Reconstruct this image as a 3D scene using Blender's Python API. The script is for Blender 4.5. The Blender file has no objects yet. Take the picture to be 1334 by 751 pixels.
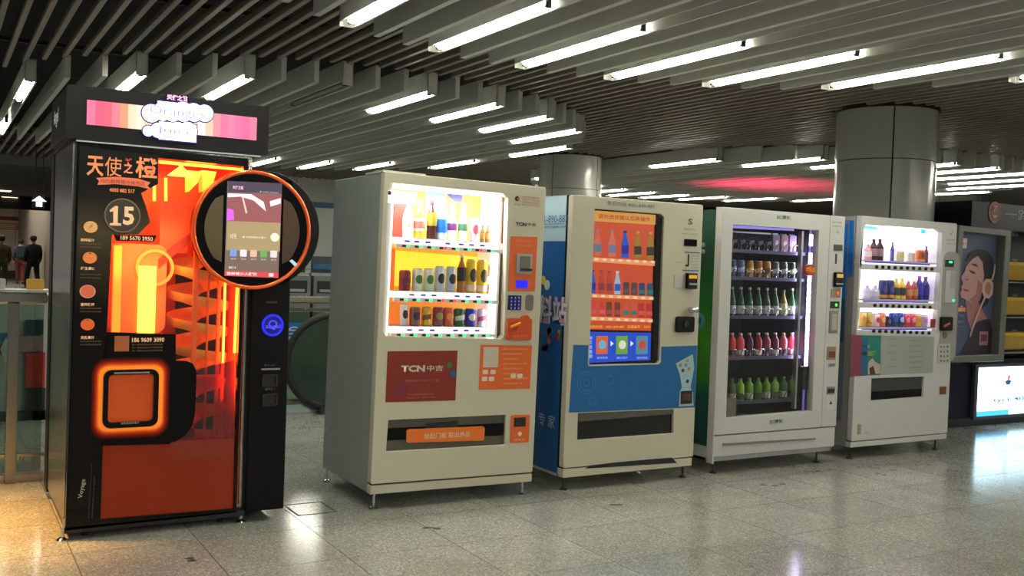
import bpy, bmesh, math, random
from mathutils import Vector, Matrix
from mathutils.geometry import tessellate_polygon
random.seed(7)
S = bpy.context.scene
C = bpy.context.collection
# ------------------------------------------------------------------ camera
F, YAW, PITCH, ROLL, EYE = 1275.0, math.radians(30.5), math.radians(-1.45), math.radians(2.06), 1.5
fw = Vector((math.sin(YAW)*math.cos(PITCH), math.cos(YAW)*math.cos(PITCH), math.sin(PITCH)))
rt0 = Vector((math.cos(YAW), -math.sin(YAW), 0)); up0 = rt0.cross(fw)
rt = rt0*math.cos(ROLL) + up0*math.sin(ROLL); up = rt.cross(fw)
cd = bpy.data.cameras.new('camera'); cam = bpy.data.objects.new('camera', cd); C.objects.link(cam)
cd.sensor_width = 36; cd.lens = 36*F/1334; cd.clip_end = 200; cd.clip_start = .05
cam.matrix_world = Matrix(((rt.x, up.x, -fw.x, 0), (rt.y, up.y, -fw.y, 0), (rt.z, up.z, -fw.z, EYE), (0, 0, 0, 1)))
S.camera = cam
# ------------------------------------------------------------------ world, exposure, tone
w = bpy.data.worlds.new('world'); S.world = w; w.use_nodes = True
w.node_tree.nodes['Background'].inputs[0].default_value = (1, .96, .9, 1)
w.node_tree.nodes['Background'].inputs[1].default_value = .2
S.view_settings.view_transform = 'Standard'; S.view_settings.look = 'None'
S.view_settings.exposure = 0.0; S.view_settings.gamma = 1; S.view_settings.use_curve_mapping = False
S.cycles.use_denoising = True
S.cycles.max_bounces = 8; S.cycles.transparent_max_bounces = 16
S.cycles.caustics_reflective = False; S.cycles.caustics_refractive = False
S.cycles.sample_clamp_indirect = 6
TUBE = 84.0        # fluorescent tube emission

def ray(x, y):
    return fw + rt*((x-667)/F) - up*((y-375.5)/F)
def onY(x, y, Y):   # a point seen in the photograph, on the upright plane at depth Y
    d = ray(x, y); t = Y/d.y
    return Vector((d.x*t, Y, EYE + d.z*t))
def onX(x, y, X):
    d = ray(x, y); t = X/d.x
    return Vector((X, d.y*t, EYE + d.z*t))
def onZ(x, y, z=0):
    d = ray(x, y); t = (z-EYE)/d.z
    return Vector((d.x*t, d.y*t, z))
# ------------------------------------------------------------------ materials
def lin(c):
    return tuple((v/255/12.92 if v/255 <= .04045 else ((v/255+.055)/1.055)**2.4) for v in c) + (1,)
_M = {}
def mat(name, col=(128,128,128), rough=.5, metal=0, emit=None, es=0, vary=.06, scale=9, stretch=None, coat=0, bump=0, spec=None):
    if name in _M: return _M[name]
    m = bpy.data.materials.new(name); m.use_nodes = True; _M[name] = m
    nt = m.node_tree; b = nt.nodes['Principled BSDF']
    c = lin(col)
    b.inputs['Base Color'].default_value = c
    b.inputs['Roughness'].default_value = rough; b.inputs['Metallic'].default_value = metal
    if spec is not None: b.inputs['Specular IOR Level'].default_value = spec
    if coat: b.inputs['Coat Weight'].default_value = coat; b.inputs['Coat Roughness'].default_value = .08
    if emit:
        b.inputs['Emission Color'].default_value = lin(emit); b.inputs['Emission Strength'].default_value = es
    if vary:
        tc = nt.nodes.new('ShaderNodeTexCoord'); mp = nt.nodes.new('ShaderNodeMapping')
        if stretch: mp.inputs['Scale'].default_value = stretch
        nz = nt.nodes.new('ShaderNodeTexNoise'); nz.inputs['Scale'].default_value = scale; nz.inputs['Detail'].default_value = 3
        mx = nt.nodes.new('ShaderNodeMix'); mx.data_type = 'RGBA'
        mx.inputs[6].default_value = tuple(min(1, v*(1-vary)) for v in c[:3])+(1,)
        mx.inputs[7].default_value = tuple(min(1, v*(1+vary)) for v in c[:3])+(1,)
        nt.links.new(tc.outputs['Object'], mp.inputs[0]); nt.links.new(mp.outputs[0], nz.inputs['Vector'])
        nt.links.new(nz.outputs[0], mx.inputs[0]); nt.links.new(mx.outputs[2], b.inputs['Base Color'])
        mr = nt.nodes.new('ShaderNodeMapRange'); mr.inputs[3].default_value = max(0, rough-.05); mr.inputs[4].default_value = min(1, rough+.05)
        nt.links.new(nz.outputs[0], mr.inputs[0]); nt.links.new(mr.outputs[0], b.inputs['Roughness'])
        if bump:
            bp = nt.nodes.new('ShaderNodeBump'); bp.inputs['Strength'].default_value = bump
            nt.links.new(nz.outputs[0], bp.inputs['Height']); nt.links.new(bp.outputs[0], b.inputs['Normal'])
    return m
def col(c, rough=.4, metal=0):
    return mat('paint_%d_%d_%d_%d_%d' % (*c, int(rough*10), int(metal*10)), c, rough, metal, vary=.04)
def glow(c, s):
    return mat('glow_%d_%d_%d_%d' % (*c, int(s*100)), (10,10,10), .5, 0, c, s, vary=0)
def lit(c, s):       # colour with glow added, for backlit sheets and for parts that give no light
    return mat('lit_%d_%d_%d_%d' % (*c, int(s*100)), c, .35, 0, c, s, vary=.03)
def glass(name, tint=(255,255,255), ior=1.45, rough=.02, k=1.0):
    if name in _M: return _M[name]
    m = bpy.data.materials.new(name); m.use_nodes = True; _M[name] = m
    nt = m.node_tree; nt.nodes.clear()
    o = nt.nodes.new('ShaderNodeOutputMaterial'); mx = nt.nodes.new('ShaderNodeMixShader')
    t = nt.nodes.new('ShaderNodeBsdfTransparent'); g = nt.nodes.new('ShaderNodeBsdfGlossy'); lw = nt.nodes.new('ShaderNodeLayerWeight')
    pw = nt.nodes.new('ShaderNodeMath'); pw.operation = 'POWER'; pw.inputs[1].default_value = 5
    f = nt.nodes.new('ShaderNodeMath'); f.operation = 'MULTIPLY_ADD'; f.inputs[1].default_value = .9; f.inputs[2].default_value = .035
    nt.links.new(lw.outputs['Facing'], pw.inputs[0]); nt.links.new(pw.outputs[0], f.inputs[0])
    mu = nt.nodes.new('ShaderNodeMath'); mu.operation = 'MULTIPLY'; mu.inputs[1].default_value = k
    nz = nt.nodes.new('ShaderNodeTexNoise'); nz.inputs['Scale'].default_value = 4
    mr = nt.nodes.new('ShaderNodeMapRange'); mr.inputs[3].default_value = rough*.5; mr.inputs[4].default_value = rough*1.5
    t.inputs[0].default_value = lin(tint)
    nt.links.new(nz.outputs[0], mr.inputs[0]); nt.links.new(mr.outputs[0], g.inputs['Roughness'])
    nt.links.new(f.outputs[0], mu.inputs[0]); nt.links.new(mu.outputs[0], mx.inputs[0])
    nt.links.new(t.outputs[0], mx.inputs[1]); nt.links.new(g.outputs[0], mx.inputs[2]); nt.links.new(mx.outputs[0], o.inputs[0])
    return m
CLEAR = glass('clear_glass'); SMOKE = glass('smoked_glass', (90,95,100)); GREENG = glass('green_tinted_glass', (205,222,214))
CREAM = mat('cream_painted_steel', (205,198,176), .42, vary=.03)
GREYW = mat('grey_painted_side', (150,162,158), .25, vary=.05, scale=4)
WHITE = mat('white_painted_steel', (205,202,200), .4, vary=.03)
STEEL = mat('brushed_steel', (150,150,145), .3, 1, vary=.12, scale=3, stretch=(60,60,1))
CHROME = mat('chrome', (220,220,220), .1, 1, vary=.02)
BLACK = mat('black_plastic', (10,9,10), .4, vary=.2, spec=.25)
GLOSSB = mat('gloss_black', (5,5,6), .1, vary=.1, spec=.3)
DARK = mat('dark_recess', (22,22,24), .6, vary=.2)
RUBBER = mat('black_rubber', (18,18,18), .7, vary=.2)
SILVER = mat('silver_plastic', (165,165,168), .35, .4)
ALU = mat('aluminium', (185,185,190), .3, .9, vary=.05)
# ------------------------------------------------------------------ mesh helpers
ORD = ['first','second','third','fourth','fifth','sixth','seventh','eighth','ninth','tenth','eleventh','twelfth']
CREATED = []
class MB:
    def __init__(s): s.v = []; s.f = []; s.m = []
    def add(s, vs, fs, mi=0):
        o = len(s.v); s.v += [tuple(p) for p in vs]; s.f += [tuple(i+o for i in f) for f in fs]; s.m += [mi]*len(fs)
        return s
    def box(s, x0, x1, y0, y1, z0, z1, mi=0):
        return s.add([(x0,y0,z0),(x1,y0,z0),(x1,y1,z0),(x0,y1,z0),(x0,y0,z1),(x1,y0,z1),(x1,y1,z1),(x0,y1,z1)],
              [(0,3,2,1),(4,5,6,7),(0,1,5,4),(1,2,6,5),(2,3,7,6),(3,0,4,7)], mi)
    def prism(s, outer, holes=(), y0=0, y1=.01, mi=0, axis='y'):
        # outline in (x, z), extruded y0..y1 ; axis 'x': outline in (y, z), extruded along x ; axis 'z': outline in (x, y)
        loops = [list(outer)] + [list(h) for h in holes]
        def P(a, b, t): return (a, t, b) if axis == 'y' else ((t, a, b) if axis == 'x' else (a, b, t))
        flat = [p for l in loops for p in l]
        tris = tessellate_polygon([[Vector((p[0], p[1], 0)) for p in l] for l in loops])
        n = len(flat)
        vs = [P(p[0], p[1], y0) for p in flat] + [P(p[0], p[1], y1) for p in flat]
        fs = [tuple(t) for t in tris] + [tuple(i+n for i in reversed(t)) for t in tris]
        o = 0
        for l in loops:
            k = len(l)
            for i in range(k): fs.append((o+i, o+(i+1) % k, o+(i+1) % k+n, o+i+n))
            o += k
        return s.add(vs, fs, mi)
    def cyl(s, p0, p1, r, n=12, r1=None, mi=0, caps=True):
        p0 = Vector(p0); p1 = Vector(p1); d = (p1-p0).normalized()
        a = d.orthogonal().normalized(); b = d.cross(a); r1 = r if r1 is None else r1
        vs = [p0+(a*math.cos(t)+b*math.sin(t))*r for t in [2*math.pi*i/n for i in range(n)]]
        vs += [p1+(a*math.cos(t)+b*math.sin(t))*r1 for t in [2*math.pi*i/n for i in range(n)]]
        fs = [(i, (i+1) % n, (i+1) % n+n, i+n) for i in range(n)]
        if caps: fs += [tuple(reversed(range(n))), tuple(range(n, 2*n))]
        return s.add(vs, fs, mi)
    def lathe(s, c, prof, n=14, mi=0, sx=1, sy=1):
        vs = []; fs = []
        for r, z in prof:
            for i in range(n):
                t = 2*math.pi*i/n; vs.append((c[0]+r*sx*math.cos(t), c[1]+r*sy*math.sin(t), c[2]+z))
        for k in range(len(prof)-1):
            for i in range(n):
                fs.append((k*n+i, k*n+(i+1) % n, (k+1)*n+(i+1) % n, (k+1)*n+i))
        fs += [tuple(reversed(range(n))), tuple(range((len(prof)-1)*n, len(prof)*n))]
        return s.add(vs, fs, mi)
    def path(s, pts, r, n=8, mi=0, closed=False):
        pts = [Vector(p) for p in pts]; k = len(pts); vs = []; fs = []
        pr = None
        for i, p in enumerate(pts):
            a = pts[(i+1) % k] if (closed or i < k-1) else p; b = pts[i-1] if (closed or i > 0) else p
            d = (a-b).normalized()
            if pr is None: pr = d.orthogonal().normalized()
            pr = (pr - d*pr.dot(d)).normalized(); q = d.cross(pr)
            for j in range(n):
                t = 2*math.pi*j/n; vs.append(p+(pr*math.cos(t)+q*math.sin(t))*r)
        for i in range(k if closed else k-1):
            i2 = (i+1) % k
            for j in range(n): fs.append((i*n+j, i*n+(j+1) % n, i2*n+(j+1) % n, i2*n+j))
        if not closed: fs += [tuple(reversed(range(n))), tuple(range((k-1)*n, k*n))]
        return s.add(vs, fs, mi)
    def build(s, name, mats, parent=None, smooth=False, bevel=0, loc=None):
        me = bpy.data.meshes.new(name); me.from_pydata(s.v, [], s.f)
        mats = mats if isinstance(mats, (list, tuple)) else [mats]
        for m in mats: me.materials.append(m)
        if len(mats) > 1: me.polygons.foreach_set('material_index', s.m)
        bm = bmesh.new(); bm.from_mesh(me); bmesh.ops.recalc_face_normals(bm, faces=bm.faces); bm.to_mesh(me); bm.free()
        o = bpy.data.objects.new(name, me); C.objects.link(o)
        if parent: o.parent = parent
        if loc: o.location = loc
        CREATED.append(o)
        if smooth:
            me.polygons.foreach_set('use_smooth', [True]*len(me.polygons))
            if smooth != 2: me.set_sharp_from_angle(angle=math.radians(40))
        if bevel:
            md = o.modifiers.new('bevel', 'BEVEL'); md.width = bevel; md.segments = 2; md.limit_method = 'ANGLE'; md.angle_limit = math.radians(50)
        return o
def tag(o, label=None, cat=None, group=None, kind=None):
    if label: o['label'] = label
    if cat: o['category'] = cat
    if group: o['group'] = group
    if kind: o['kind'] = kind
    return o
def empty(name, loc, label, cat, group=None, rot=(0,0,0)):
    o = bpy.data.objects.new(name, None); C.objects.link(o); o.location = loc; o.rotation_euler = rot
    o.empty_display_size = .1
    return tag(o, label, cat, group)
def rrect(x0, x1, z0, z1, r=.02, n=5):
    pts = []
    for cx, cz, a in ((x1-r, z1-r, 0), (x0+r, z1-r, 90), (x0+r, z0+r, 180), (x1-r, z0+r, 270)):
        for i in range(n): t = math.radians(a+90*i/(n-1)); pts.append((cx+r*math.cos(t), cz+r*math.sin(t)))
    return pts
def circ(cx, cz, r, n=32, rz=None):
    rz = rz or r
    return [(cx+r*math.cos(2*math.pi*i/n), cz+rz*math.sin(2*math.pi*i/n)) for i in range(n)]
def text(s, m, parent, x, z, h, y=-.001, width=None, bold=0, align='CENTER', face='front', rot=0, name='lettering', X=None, depth=.0006, label=None):
    """flat lettering standing on a front (facing -y) or on a left side (facing -x, x is then the y coordinate)"""
    c = bpy.data.curves.new(name, 'FONT'); c.body = s; c.size = 1; c.align_x = align; c.align_y = 'CENTER'; c.offset = bold
    c.resolution_u = 2
    o = bpy.data.objects.new(name, c); C.objects.link(o)
    me = bpy.data.meshes.new_from_object(o.evaluated_get(bpy.context.evaluated_depsgraph_get()))
    bpy.data.objects.remove(o); bpy.data.curves.remove(c)
    if not len(me.vertices): return None
    xs = [v.co.x for v in me.vertices]; ys = [v.co.y for v in me.vertices]
    cy = (max(ys)+min(ys))/2; sc = h/max(1e-6, max(ys)-min(ys)); sx = sc
    if width: sx = width/max(1e-6, max(xs)-min(xs))
    if align == 'CENTER': cx = (max(xs)+min(xs))/2
    else: cx = min(xs)
    cr, sr = math.cos(math.radians(rot)), math.sin(math.radians(rot))
    for v in me.vertices:
        a = (v.co.x-cx)*sx; b = (v.co.y-cy)*sc
        a, b = a*cr-b*sr, a*sr+b*cr
        v.co = (x+a, y, z+b) if face == 'front' else (X, x-a, z+b)
    me.materials.append(m); me.name = name
    ob = bpy.data.objects.new(name, me); C.objects.link(ob); ob.parent = parent; CREATED.append(ob)
    if label: ob['label'] = label
    return ob
# ================================================================== SETTING
def noise_floor():
    m = bpy.data.materials.new('terrazzo'); m.use_nodes = True; nt = m.node_tree; b = nt.nodes['Principled BSDF']
    g = nt.nodes.new('ShaderNodeNewGeometry')
    v = nt.nodes.new('ShaderNodeTexVoronoi'); v.inputs['Scale'].default_value = 130
    n = nt.nodes.new('ShaderNodeTexNoise'); n.inputs['Scale'].default_value = 2.2; n.inputs['Detail'].default_value = 6
    r = nt.nodes.new('ShaderNodeValToRGB'); e = r.color_ramp.elements
    e[0].position = .0; e[0].color = lin((122,122,116)); e[1].position = 1; e[1].color = lin((190,190,182))
    k = e.new(.35); k.color = lin((148,148,140)); k = e.new(.8); k.color = lin((158,158,150))
    sp = nt.nodes.new('ShaderNodeSeparateColor')
    oi = nt.nodes.new('ShaderNodeObjectInfo')
    mr = nt.nodes.new('ShaderNodeMapRange'); mr.inputs[3].default_value = .88; mr.inputs[4].default_value = 1.06
    mr2 = nt.nodes.new('ShaderNodeMapRange'); mr2.inputs[1].default_value = .3; mr2.inputs[2].default_value = .7; mr2.inputs[3].default_value = .86; mr2.inputs[4].default_value = 1.1
    mm = nt.nodes.new('ShaderNodeMath'); mm.operation = 'MULTIPLY'
    mx = nt.nodes.new('ShaderNodeMix'); mx.data_type = 'RGBA'; mx.blend_type = 'MULTIPLY'; mx.inputs[0].default_value = 1
    cc = nt.nodes.new('ShaderNodeCombineColor')
    L = nt.links.new
    L(g.outputs['Position'], v.inputs['Vector']); L(g.outputs['Position'], n.inputs['Vector'])
    L(v.outputs['Color'], sp.inputs[0]); L(sp.outputs[0], r.inputs[0])
    L(oi.outputs['Random'], mr.inputs[0]); L(n.outputs[0], mr2.inputs[0]); L(mr.outputs[0], mm.inputs[0]); L(mr2.outputs[0], mm.inputs[1])
    for i in range(3): L(mm.outputs[0], cc.inputs[i])
    L(r.outputs[0], mx.inputs[6]); L(cc.outputs[0], mx.inputs[7]); L(mx.outputs[2], b.inputs['Base Color'])
    rr = nt.nodes.new('ShaderNodeMapRange'); rr.inputs[3].default_value = .09; rr.inputs[4].default_value = .2
    L(n.outputs[0], rr.inputs[0]); L(rr.outputs[0], b.inputs['Roughness'])
    b.inputs['Specular IOR Level'].default_value = .5
    return m
TERR = noise_floor()
fl = MB().box(-3, 34, -4, 60, -.12, -.004).build('floor', mat('dark_grout', (42,39,34), .6)); tag(fl, kind='structure')
T = .6
tile_me = None; rest = MB(); cand = []
for i in range(-3, 56):
    for j in range(-6, 100):
        x = i*T; y = 3.97+(j-10)*T+.0
        cx, cy = x+T/2, y+T/2
        d = Vector((cx, cy, -EYE)); z = d.dot(fw)
        if z > 1:
            px = 667+F*d.dot(rt)/z; py = 375.5-F*d.dot(up)/z
            vis = -80 < px < 1420 and py < 830
        else: vis = False
        cand.append((-1.0/(d.length**2)*(1 if vis else .0), x, y, vis))
cand.sort()
for k, (_, x, y, vis) in enumerate(cand):
    if vis and k < 300:
        if tile_me is None:
            o = MB().box(.0022, T-.0022, .0022, T-.0022, -.004, 0).build('tile', TERR, fl); tile_me = o.data
        else:
            o = bpy.data.objects.new('tile', tile_me); C.objects.link(o); o.parent = fl
        o.location = (x, y, 0)
    else:
        rest.box(x+.0022, x+T-.0022, y+.0022, y+T-.0022, -.004, 0)
tag(rest.build('tile', TERR, fl), kind='stuff')
# floor inspection hatch and scuff marks
h = MB(); q = [onZ(x, y) for x, y in ((377,657),(421,655),(436,668),(388,671))]
hx0, hx1, hy0, hy1 = 1.82, 2.06, 5.43, 5.70
h.prism([(hx0,hy0),(hx1,hy0),(hx1,hy1),(hx0,hy1)], [[(hx0+.012,hy0+.012),(hx0+.012,hy1-.012),(hx1-.012,hy1-.012),(hx1-.012,hy0+.012)]], 0, .0015, axis='z')
h.build('hatch_frame', mat('dark_metal', (60,58,52), .5, .6), fl)
SC = mat('black_scuff', (38,36,33), .6)
for i, (x, y, a) in enumerate(((556,688,.0),(569,689,.5),(799,658,.2),(806,658,.1),(995,632,.3),(1010,633,.2),(1020,631,.1),(1143,617,.4),(1152,619,.2),(247,728,.3),(250,731,.6),(1163,613,.3),(1210,606,.2))):
    p = onZ(x, y); k = random.Random(i); n = 9
    MB().prism([(p.x+.035*k.uniform(.5,1)*math.cos(2*math.pi*t/n), p.y+.022*k.uniform(.4,1.3)*math.sin(2*math.pi*t/n)) for t in range(n)], (), 0, .0008, axis='z').build('scuff_mark', SC, fl)

# ---- ceiling: dark void, slats, three lens-shaped fields of deep baffles with tube lamps
ZS, ZB = 3.18, 3.0
cl = MB().box(-3, 30, -4, 21, 3.75, 3.85).build('ceiling', mat('dark_void', (34,33,36), .9)); tag(cl, kind='structure')
SLAT = mat('grey_slat', (142,132,122), .45, .15, vary=.05); BAF = mat('grey_baffle', (206,207,200), .5, .0, vary=.04)
ZONES = [(3.9, .9, 3.17, 3.36, 2.28), (3.75, 11.43, 13.7, 3.36, 2.28), (12.3, 11.43, 13.7, 3.36, 9.2), (12.3, .9, 3.17, 3.36, 9.2)]  # last field is out of view, added to light the kiosk
ZN = ['near ceiling field', 'middle ceiling field', 'right rear ceiling field', 'unseen right ceiling field']
def span(z, x):
    xc, y0, y1, R, _ = z; d = R*R-(x-xc)**2
    if d <= .02: return None
    h_ = math.sqrt(d); return y0-h_, y1+h_
slat_rest = MB(); ns = 0
COLS = [(8.35, 6.75), (8.45, 12.7), (17.3, 12.3)]
k = -14
slat_cache = {}
while True:
    x = .383+.141*k; k += 1
    if x > 28: break
    segs = [(-3.0, 20.6)]
    cuts = [span(z, x) for z in ZONES] + [((cy-math.sqrt(.27-(x-cx)**2), cy+math.sqrt(.27-(x-cx)**2)) if abs(x-cx) < .5 else None) for cx, cy in COLS]
    for c in cuts:
        if c:
            ns_ = []
            for a, b in segs:
                if c[0] > a: ns_.append((a, min(b, c[0])))
                if c[1] < b: ns_.append((max(a, c[1]), b))
            segs = [s_ for s_ in ns_ if s_[1]-s_[0] > .05]
    for a, b in segs:
        big = 0 < x < 13 and b > 2.5
        mbb = MB() if big else slat_rest
        w_ = .021; hh = .055
        mbb.add([(x-w_,a,ZS),(x+w_,a,ZS),(x+w_,b,ZS),(x-w_,b,ZS),(x-w_*.8,a,ZS+hh),(x+w_*.8,a,ZS+hh),(x+w_*.8,b,ZS+hh),(x-w_*.8,b,ZS+hh)],
                [(0,3,2,1),(4,5,6,7),(0,1,5,4),(1,2,6,5),(2,3,7,6),(3,0,4,7)])
        if big: mbb.build('slat', SLAT, cl, bevel=.006)
tag(slat_rest.build('slat', SLAT, cl), kind='stuff')
for i, y in enumerate((2.2, 4.6, 7.2, 9.4, 16.8, 19.0)):
    MB().box(-1.5, 26, y, y+.03, ZS+.057, ZS+.09).build('slat_carrier', mat('dark_metal', (60,58,52), .5, .6), cl)
TUBEM = mat('fluorescent_tube', (240,245,240), .3, 0, (245,245,226), TUBE, vary=0)
UNLIT = mat('unlit_tube', (120,120,115), .3)
LAMPM = mat('white_enamel', (215,215,210), .4)
tube_me = {}
for zi, z in enumerate(ZONES):
    xc, y0, y1, R, ph = z
    kk = 0; lampno = 0; x = ph
    while x-.261 > xc-R: x -= .261
    j = round((x-ph)/.261)
    while x < xc+R:
        sp = span(z, x)
        if sp and sp[1]-sp[0] > .3:
            a, b = sp
            if j % 3 == 0:
                t = MB(); W = .05
                t.box(x-W, x-W+.006, a, b, ZB+.035, ZB+.2).box(x+W-.006, x+W, a, b, ZB, ZB+.2).box(x-W, x+W, a, b, ZB+.2, ZB+.206)
                t.box(x-W, x+W, a, a+.006, ZB, ZB+.2).box(x-W, x+W, b-.006, b, ZB, ZB+.2)
                t.box(x+W-.016, x+W, a, b, ZB-.003, ZB).box(x-W, x-W+.012, a, b, ZB+.032, ZB+.035)
                t.build('lamp_trough', BAF, cl)
                lampno += 1
                for end in ('far', 'near'):
                    if end == 'far': l0, l1 = b-.05-1.5, b-.05
                    else: l0, l1 = a+.05, a+.05+1.5
                    if zi == 3 and end == 'far' and lampno < 6: continue  # far lamps above the kiosk left out to keep it dark
                    e = empty('fluorescent_lamp', (x, (l0+l1)/2, ZB), '%s tube lamp from the left on the %s edge of the %s' % (ORD[lampno-1], end, ZN[zi]), 'lamp', 'fluorescent tubes along the edges of the ceiling fields')
                    L2 = (l1-l0)/2
                    MB().box(-.022, .022, -L2+.02, L2-.02, .10, .2).build('batten', LAMPM, e)
                    off = zi == 1 and end == 'near' and abs(x-3.06) < .1
                    MB().cyl((0,-L2+.03,.03), (0,L2-.03,.03), .024, 10).build('tube', UNLIT if off else TUBEM, e, smooth=True)
                    if off: e['label'] = 'unlit tube lamp between two lit ones on the middle ceiling field'
                    for s_ in (-1, 1):
                        MB().box(-.02, .02, s_*(L2-.03)-.012, s_*(L2-.03)+.012, .005, .11).build('lamp_holder', BLACK, e)
            else:
                MB().box(x-.022, x+.022, a, b, ZB, ZB+.2).build('baffle', BAF, cl)
        x += .261; j += 1
# ---- back wall of the hall, passage on the left
WP = mat('white_wall_panel', (196,198,190), .3, vary=.03)
wb = MB().box(3.2, 30, 21.05, 21.25, 0, 3.75).build('wall_back', mat('wall_joint', (110,110,105), .6)); tag(wb, kind='structure')
for i in range(18):
    for z0, z1 in ((.1, 1.2), (1.215, 2.58), (2.71, 3.6)):
        MB().box(3.21+i*1.2, 3.21+i*1.2+1.185, 21.03, 21.05, z0, z1).build('wall_panel', WP, wb)
MB().box(3.2, 30, 21.025, 21.05, 2.59, 2.7).build('blue_stripe', mat('blue_stripe', (44,110,160), .4), wb)
pc = MB().box(-3, 3.2, 20.7, 34, 3.02, 3.1).build('ceiling', mat('plain_grey_ceiling', (96,94,88), .8)); tag(pc, kind='structure')
pc2 = MB().box(-3, 8, 34, 52, 3.6, 3.7).build('ceiling', mat('plain_grey_ceiling', (96,94,88), .8)); tag(pc2, kind='structure')
bk = MB().box(-3, 3.2, 20.62, 20.7, 3.02, 3.75).build('trim_1', mat('bulkhead', (110,108,100), .7)); tag(bk, kind='structure')
wr = MB().box(3.2, 3.35, 21.25, 52, 0, 3.7).build('wall_right', mat('beige_wall', (150,138,118), .6)); tag(wr, kind='structure')
wf = MB().box(-3, 8, 50, 50.2, 0, 3.7).build('wall_far', mat('wall_joint', (110,110,105), .6)); tag(wf, kind='structure')
BW = mat('beige_wall_panel', (205,186,155), .5, vary=.04)
for i in range(9):
    MB().box(-2.9+i*1.2, -2.9+i*1.2+1.18, 49.97, 50, .35, 2.62).build('wall_panel', BW, wf)
    MB().box(-2.9+i*1.2, -2.9+i*1.2+1.18, 49.97, 50, 2.8, 3.6).build('wall_panel', BW, wf)
MB().box(-2.9, 8, 49.96, 50, 2.63, 2.79).build('red_stripe', mat('red_stripe', (120,30,22), .5), wf)
MB().box(-2.9, 8, 49.9, 50, 0, .34).build('dark_skirting', mat('dark_skirting', (38,32,28), .5), wf)
for x, z, a, b in ((1.2,2.0,.9,.45),(2.6,2.35,1.2,.3),(3.9,2.35,.9,.3),(1.0,1.55,.5,.3)):
    p = MB().box(-a/2, a/2, -.02, 0, -b/2, b/2).build('wall_notice', col((170,90,70)), None, loc=(x, 49.965, z)); tag(p, 'reddish notice %s on the far beige wall of the left passage' % ('high at the left' if x == 1.2 else 'in the middle' if x == 2.6 else 'near the walkers' if x == 3.9 else 'lowest and smallest'), 'notice')
    for q in range(3):
        MB().box(-a*.4, a*.4, -.024, -.02, -b*.3+q*b*.25, -b*.3+q*b*.25+.03).build('printed_line', col((225,200,180)), p)
# dark beam and hanging arrow sign
be = MB().box(-1, 3.2, 33.8, 34.1, 2.62, 3.05).build('trim_2', mat('dark_beam', (30,24,20), .6)); tag(be, kind='structure')
a0 = onY(44,253,19); a1 = onY(58,272,19)
sg = empty('direction_sign', ((a0.x+a1.x)/2, 19, a1.z), 'small black hanging sign with a white arrow pointing up, left of the juice machine', 'sign')
hw = (a1.x-a0.x)/2; hz = a0.z-a1.z
MB().box(-hw-.02, hw, 0, .06, 0, hz).build('sign_box', BLACK, sg, bevel=.005)
MB().prism([(-.05,hz*.12),(.05,hz*.12),(.05,hz*.5),(.12,hz*.5),(0,hz*.9),(-.12,hz*.5),(-.05,hz*.5)], (), -.006, 0).build('arrow', glow((250,240,235), 1.6), sg)
for s_ in (-1, 1): MB().cyl((s_*hw*.7,.03,hz), (s_*hw*.7,.03,3.2-a1.z), .008, 6).build('hanger', DARK, sg)
for i, (x, y, d) in enumerate(((2,262,30),(12,257,34))):
    p = onY(x, y, d); e = empty('downlight', (p.x, p.y, 3.02), 'warm white downlight %s under the grey passage ceiling' % ('at the very left' if i == 0 else 'second from the left'), 'lamp')
    MB().box(-.25,.25,-.3,.3,-.05,0).build('housing', LAMPM, e); MB().box(-.22,.22,-.27,.27,-.056,-.05).build('diffuser', glow((255,225,180), 5), e)
# ---- columns
CLAD = mat('glossy_grey_cladding', (186,186,180), .18, 0, vary=.03, scale=3)
for ci, (cx, cy) in enumerate(COLS):
    t = empty('column', (cx, cy, 0), ['large round column clad in glossy grey panels behind the two right machines', 'round grey column behind the white and blue machines', 'farther round grey column seen right of the big column'][ci], 'column', 'round clad columns')
    MB().cyl((0,0,0), (0,0,ZS+.5), .465, 40).build('core', DARK, t, smooth=True)
    seam = math.atan2(-cy, -cx)+math.radians(8 if ci == 0 else -32)
    zz = [0, .12, 1.39, 2.66, ZS-.01]
    for r_ in range(len(zz)-1):
        for q in range(4):
            n = 12; m_ = MB(); a0_ = seam+q*math.pi/2+.014; da = (math.pi/2-.028)/n
            g_ = .004
            vs = []
            for i in range(n+1):
                a = a0_+da*i
                for r in (.466, .49):
                    for z in (zz[r_]+g_, zz[r_+1]-g_): vs.append((r*math.cos(a), r*math.sin(a), z))
            fs = [(0,1,3,2), (4*n, 4*n+2, 4*n+3, 4*n+1)]
            for i in range(n):
                b = 4*i
                fs += [(b+2,b+6,b+7,b+3),(b,b+1,b+5,b+4),(b,b+4,b+6,b+2),(b+1,b+3,b+7,b+5)]
            m_.add(vs, fs).build('cladding_panel', CLAD, t, smooth=True)
    MB().lathe((0,0,ZS-.012), [(.45,0),(.5,0),(.5,.03),(.45,.03)], 40).build('collar', DARK, t)
cm = empty('dome_camera', (8.95, 6.75, 2.78), 'small black dome camera on the right side of the big column', 'camera')
MB().box(-.12, .0, -.02, .02, .0, .04).build('arm', BLACK, cm); MB().lathe((.0,0,-.06), [(.01,-.03),(.05,0),(.065,.05),(.06,.1),(.02,.12)], 14).build('dome', GLOSSB, cm, smooth=True)

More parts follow.
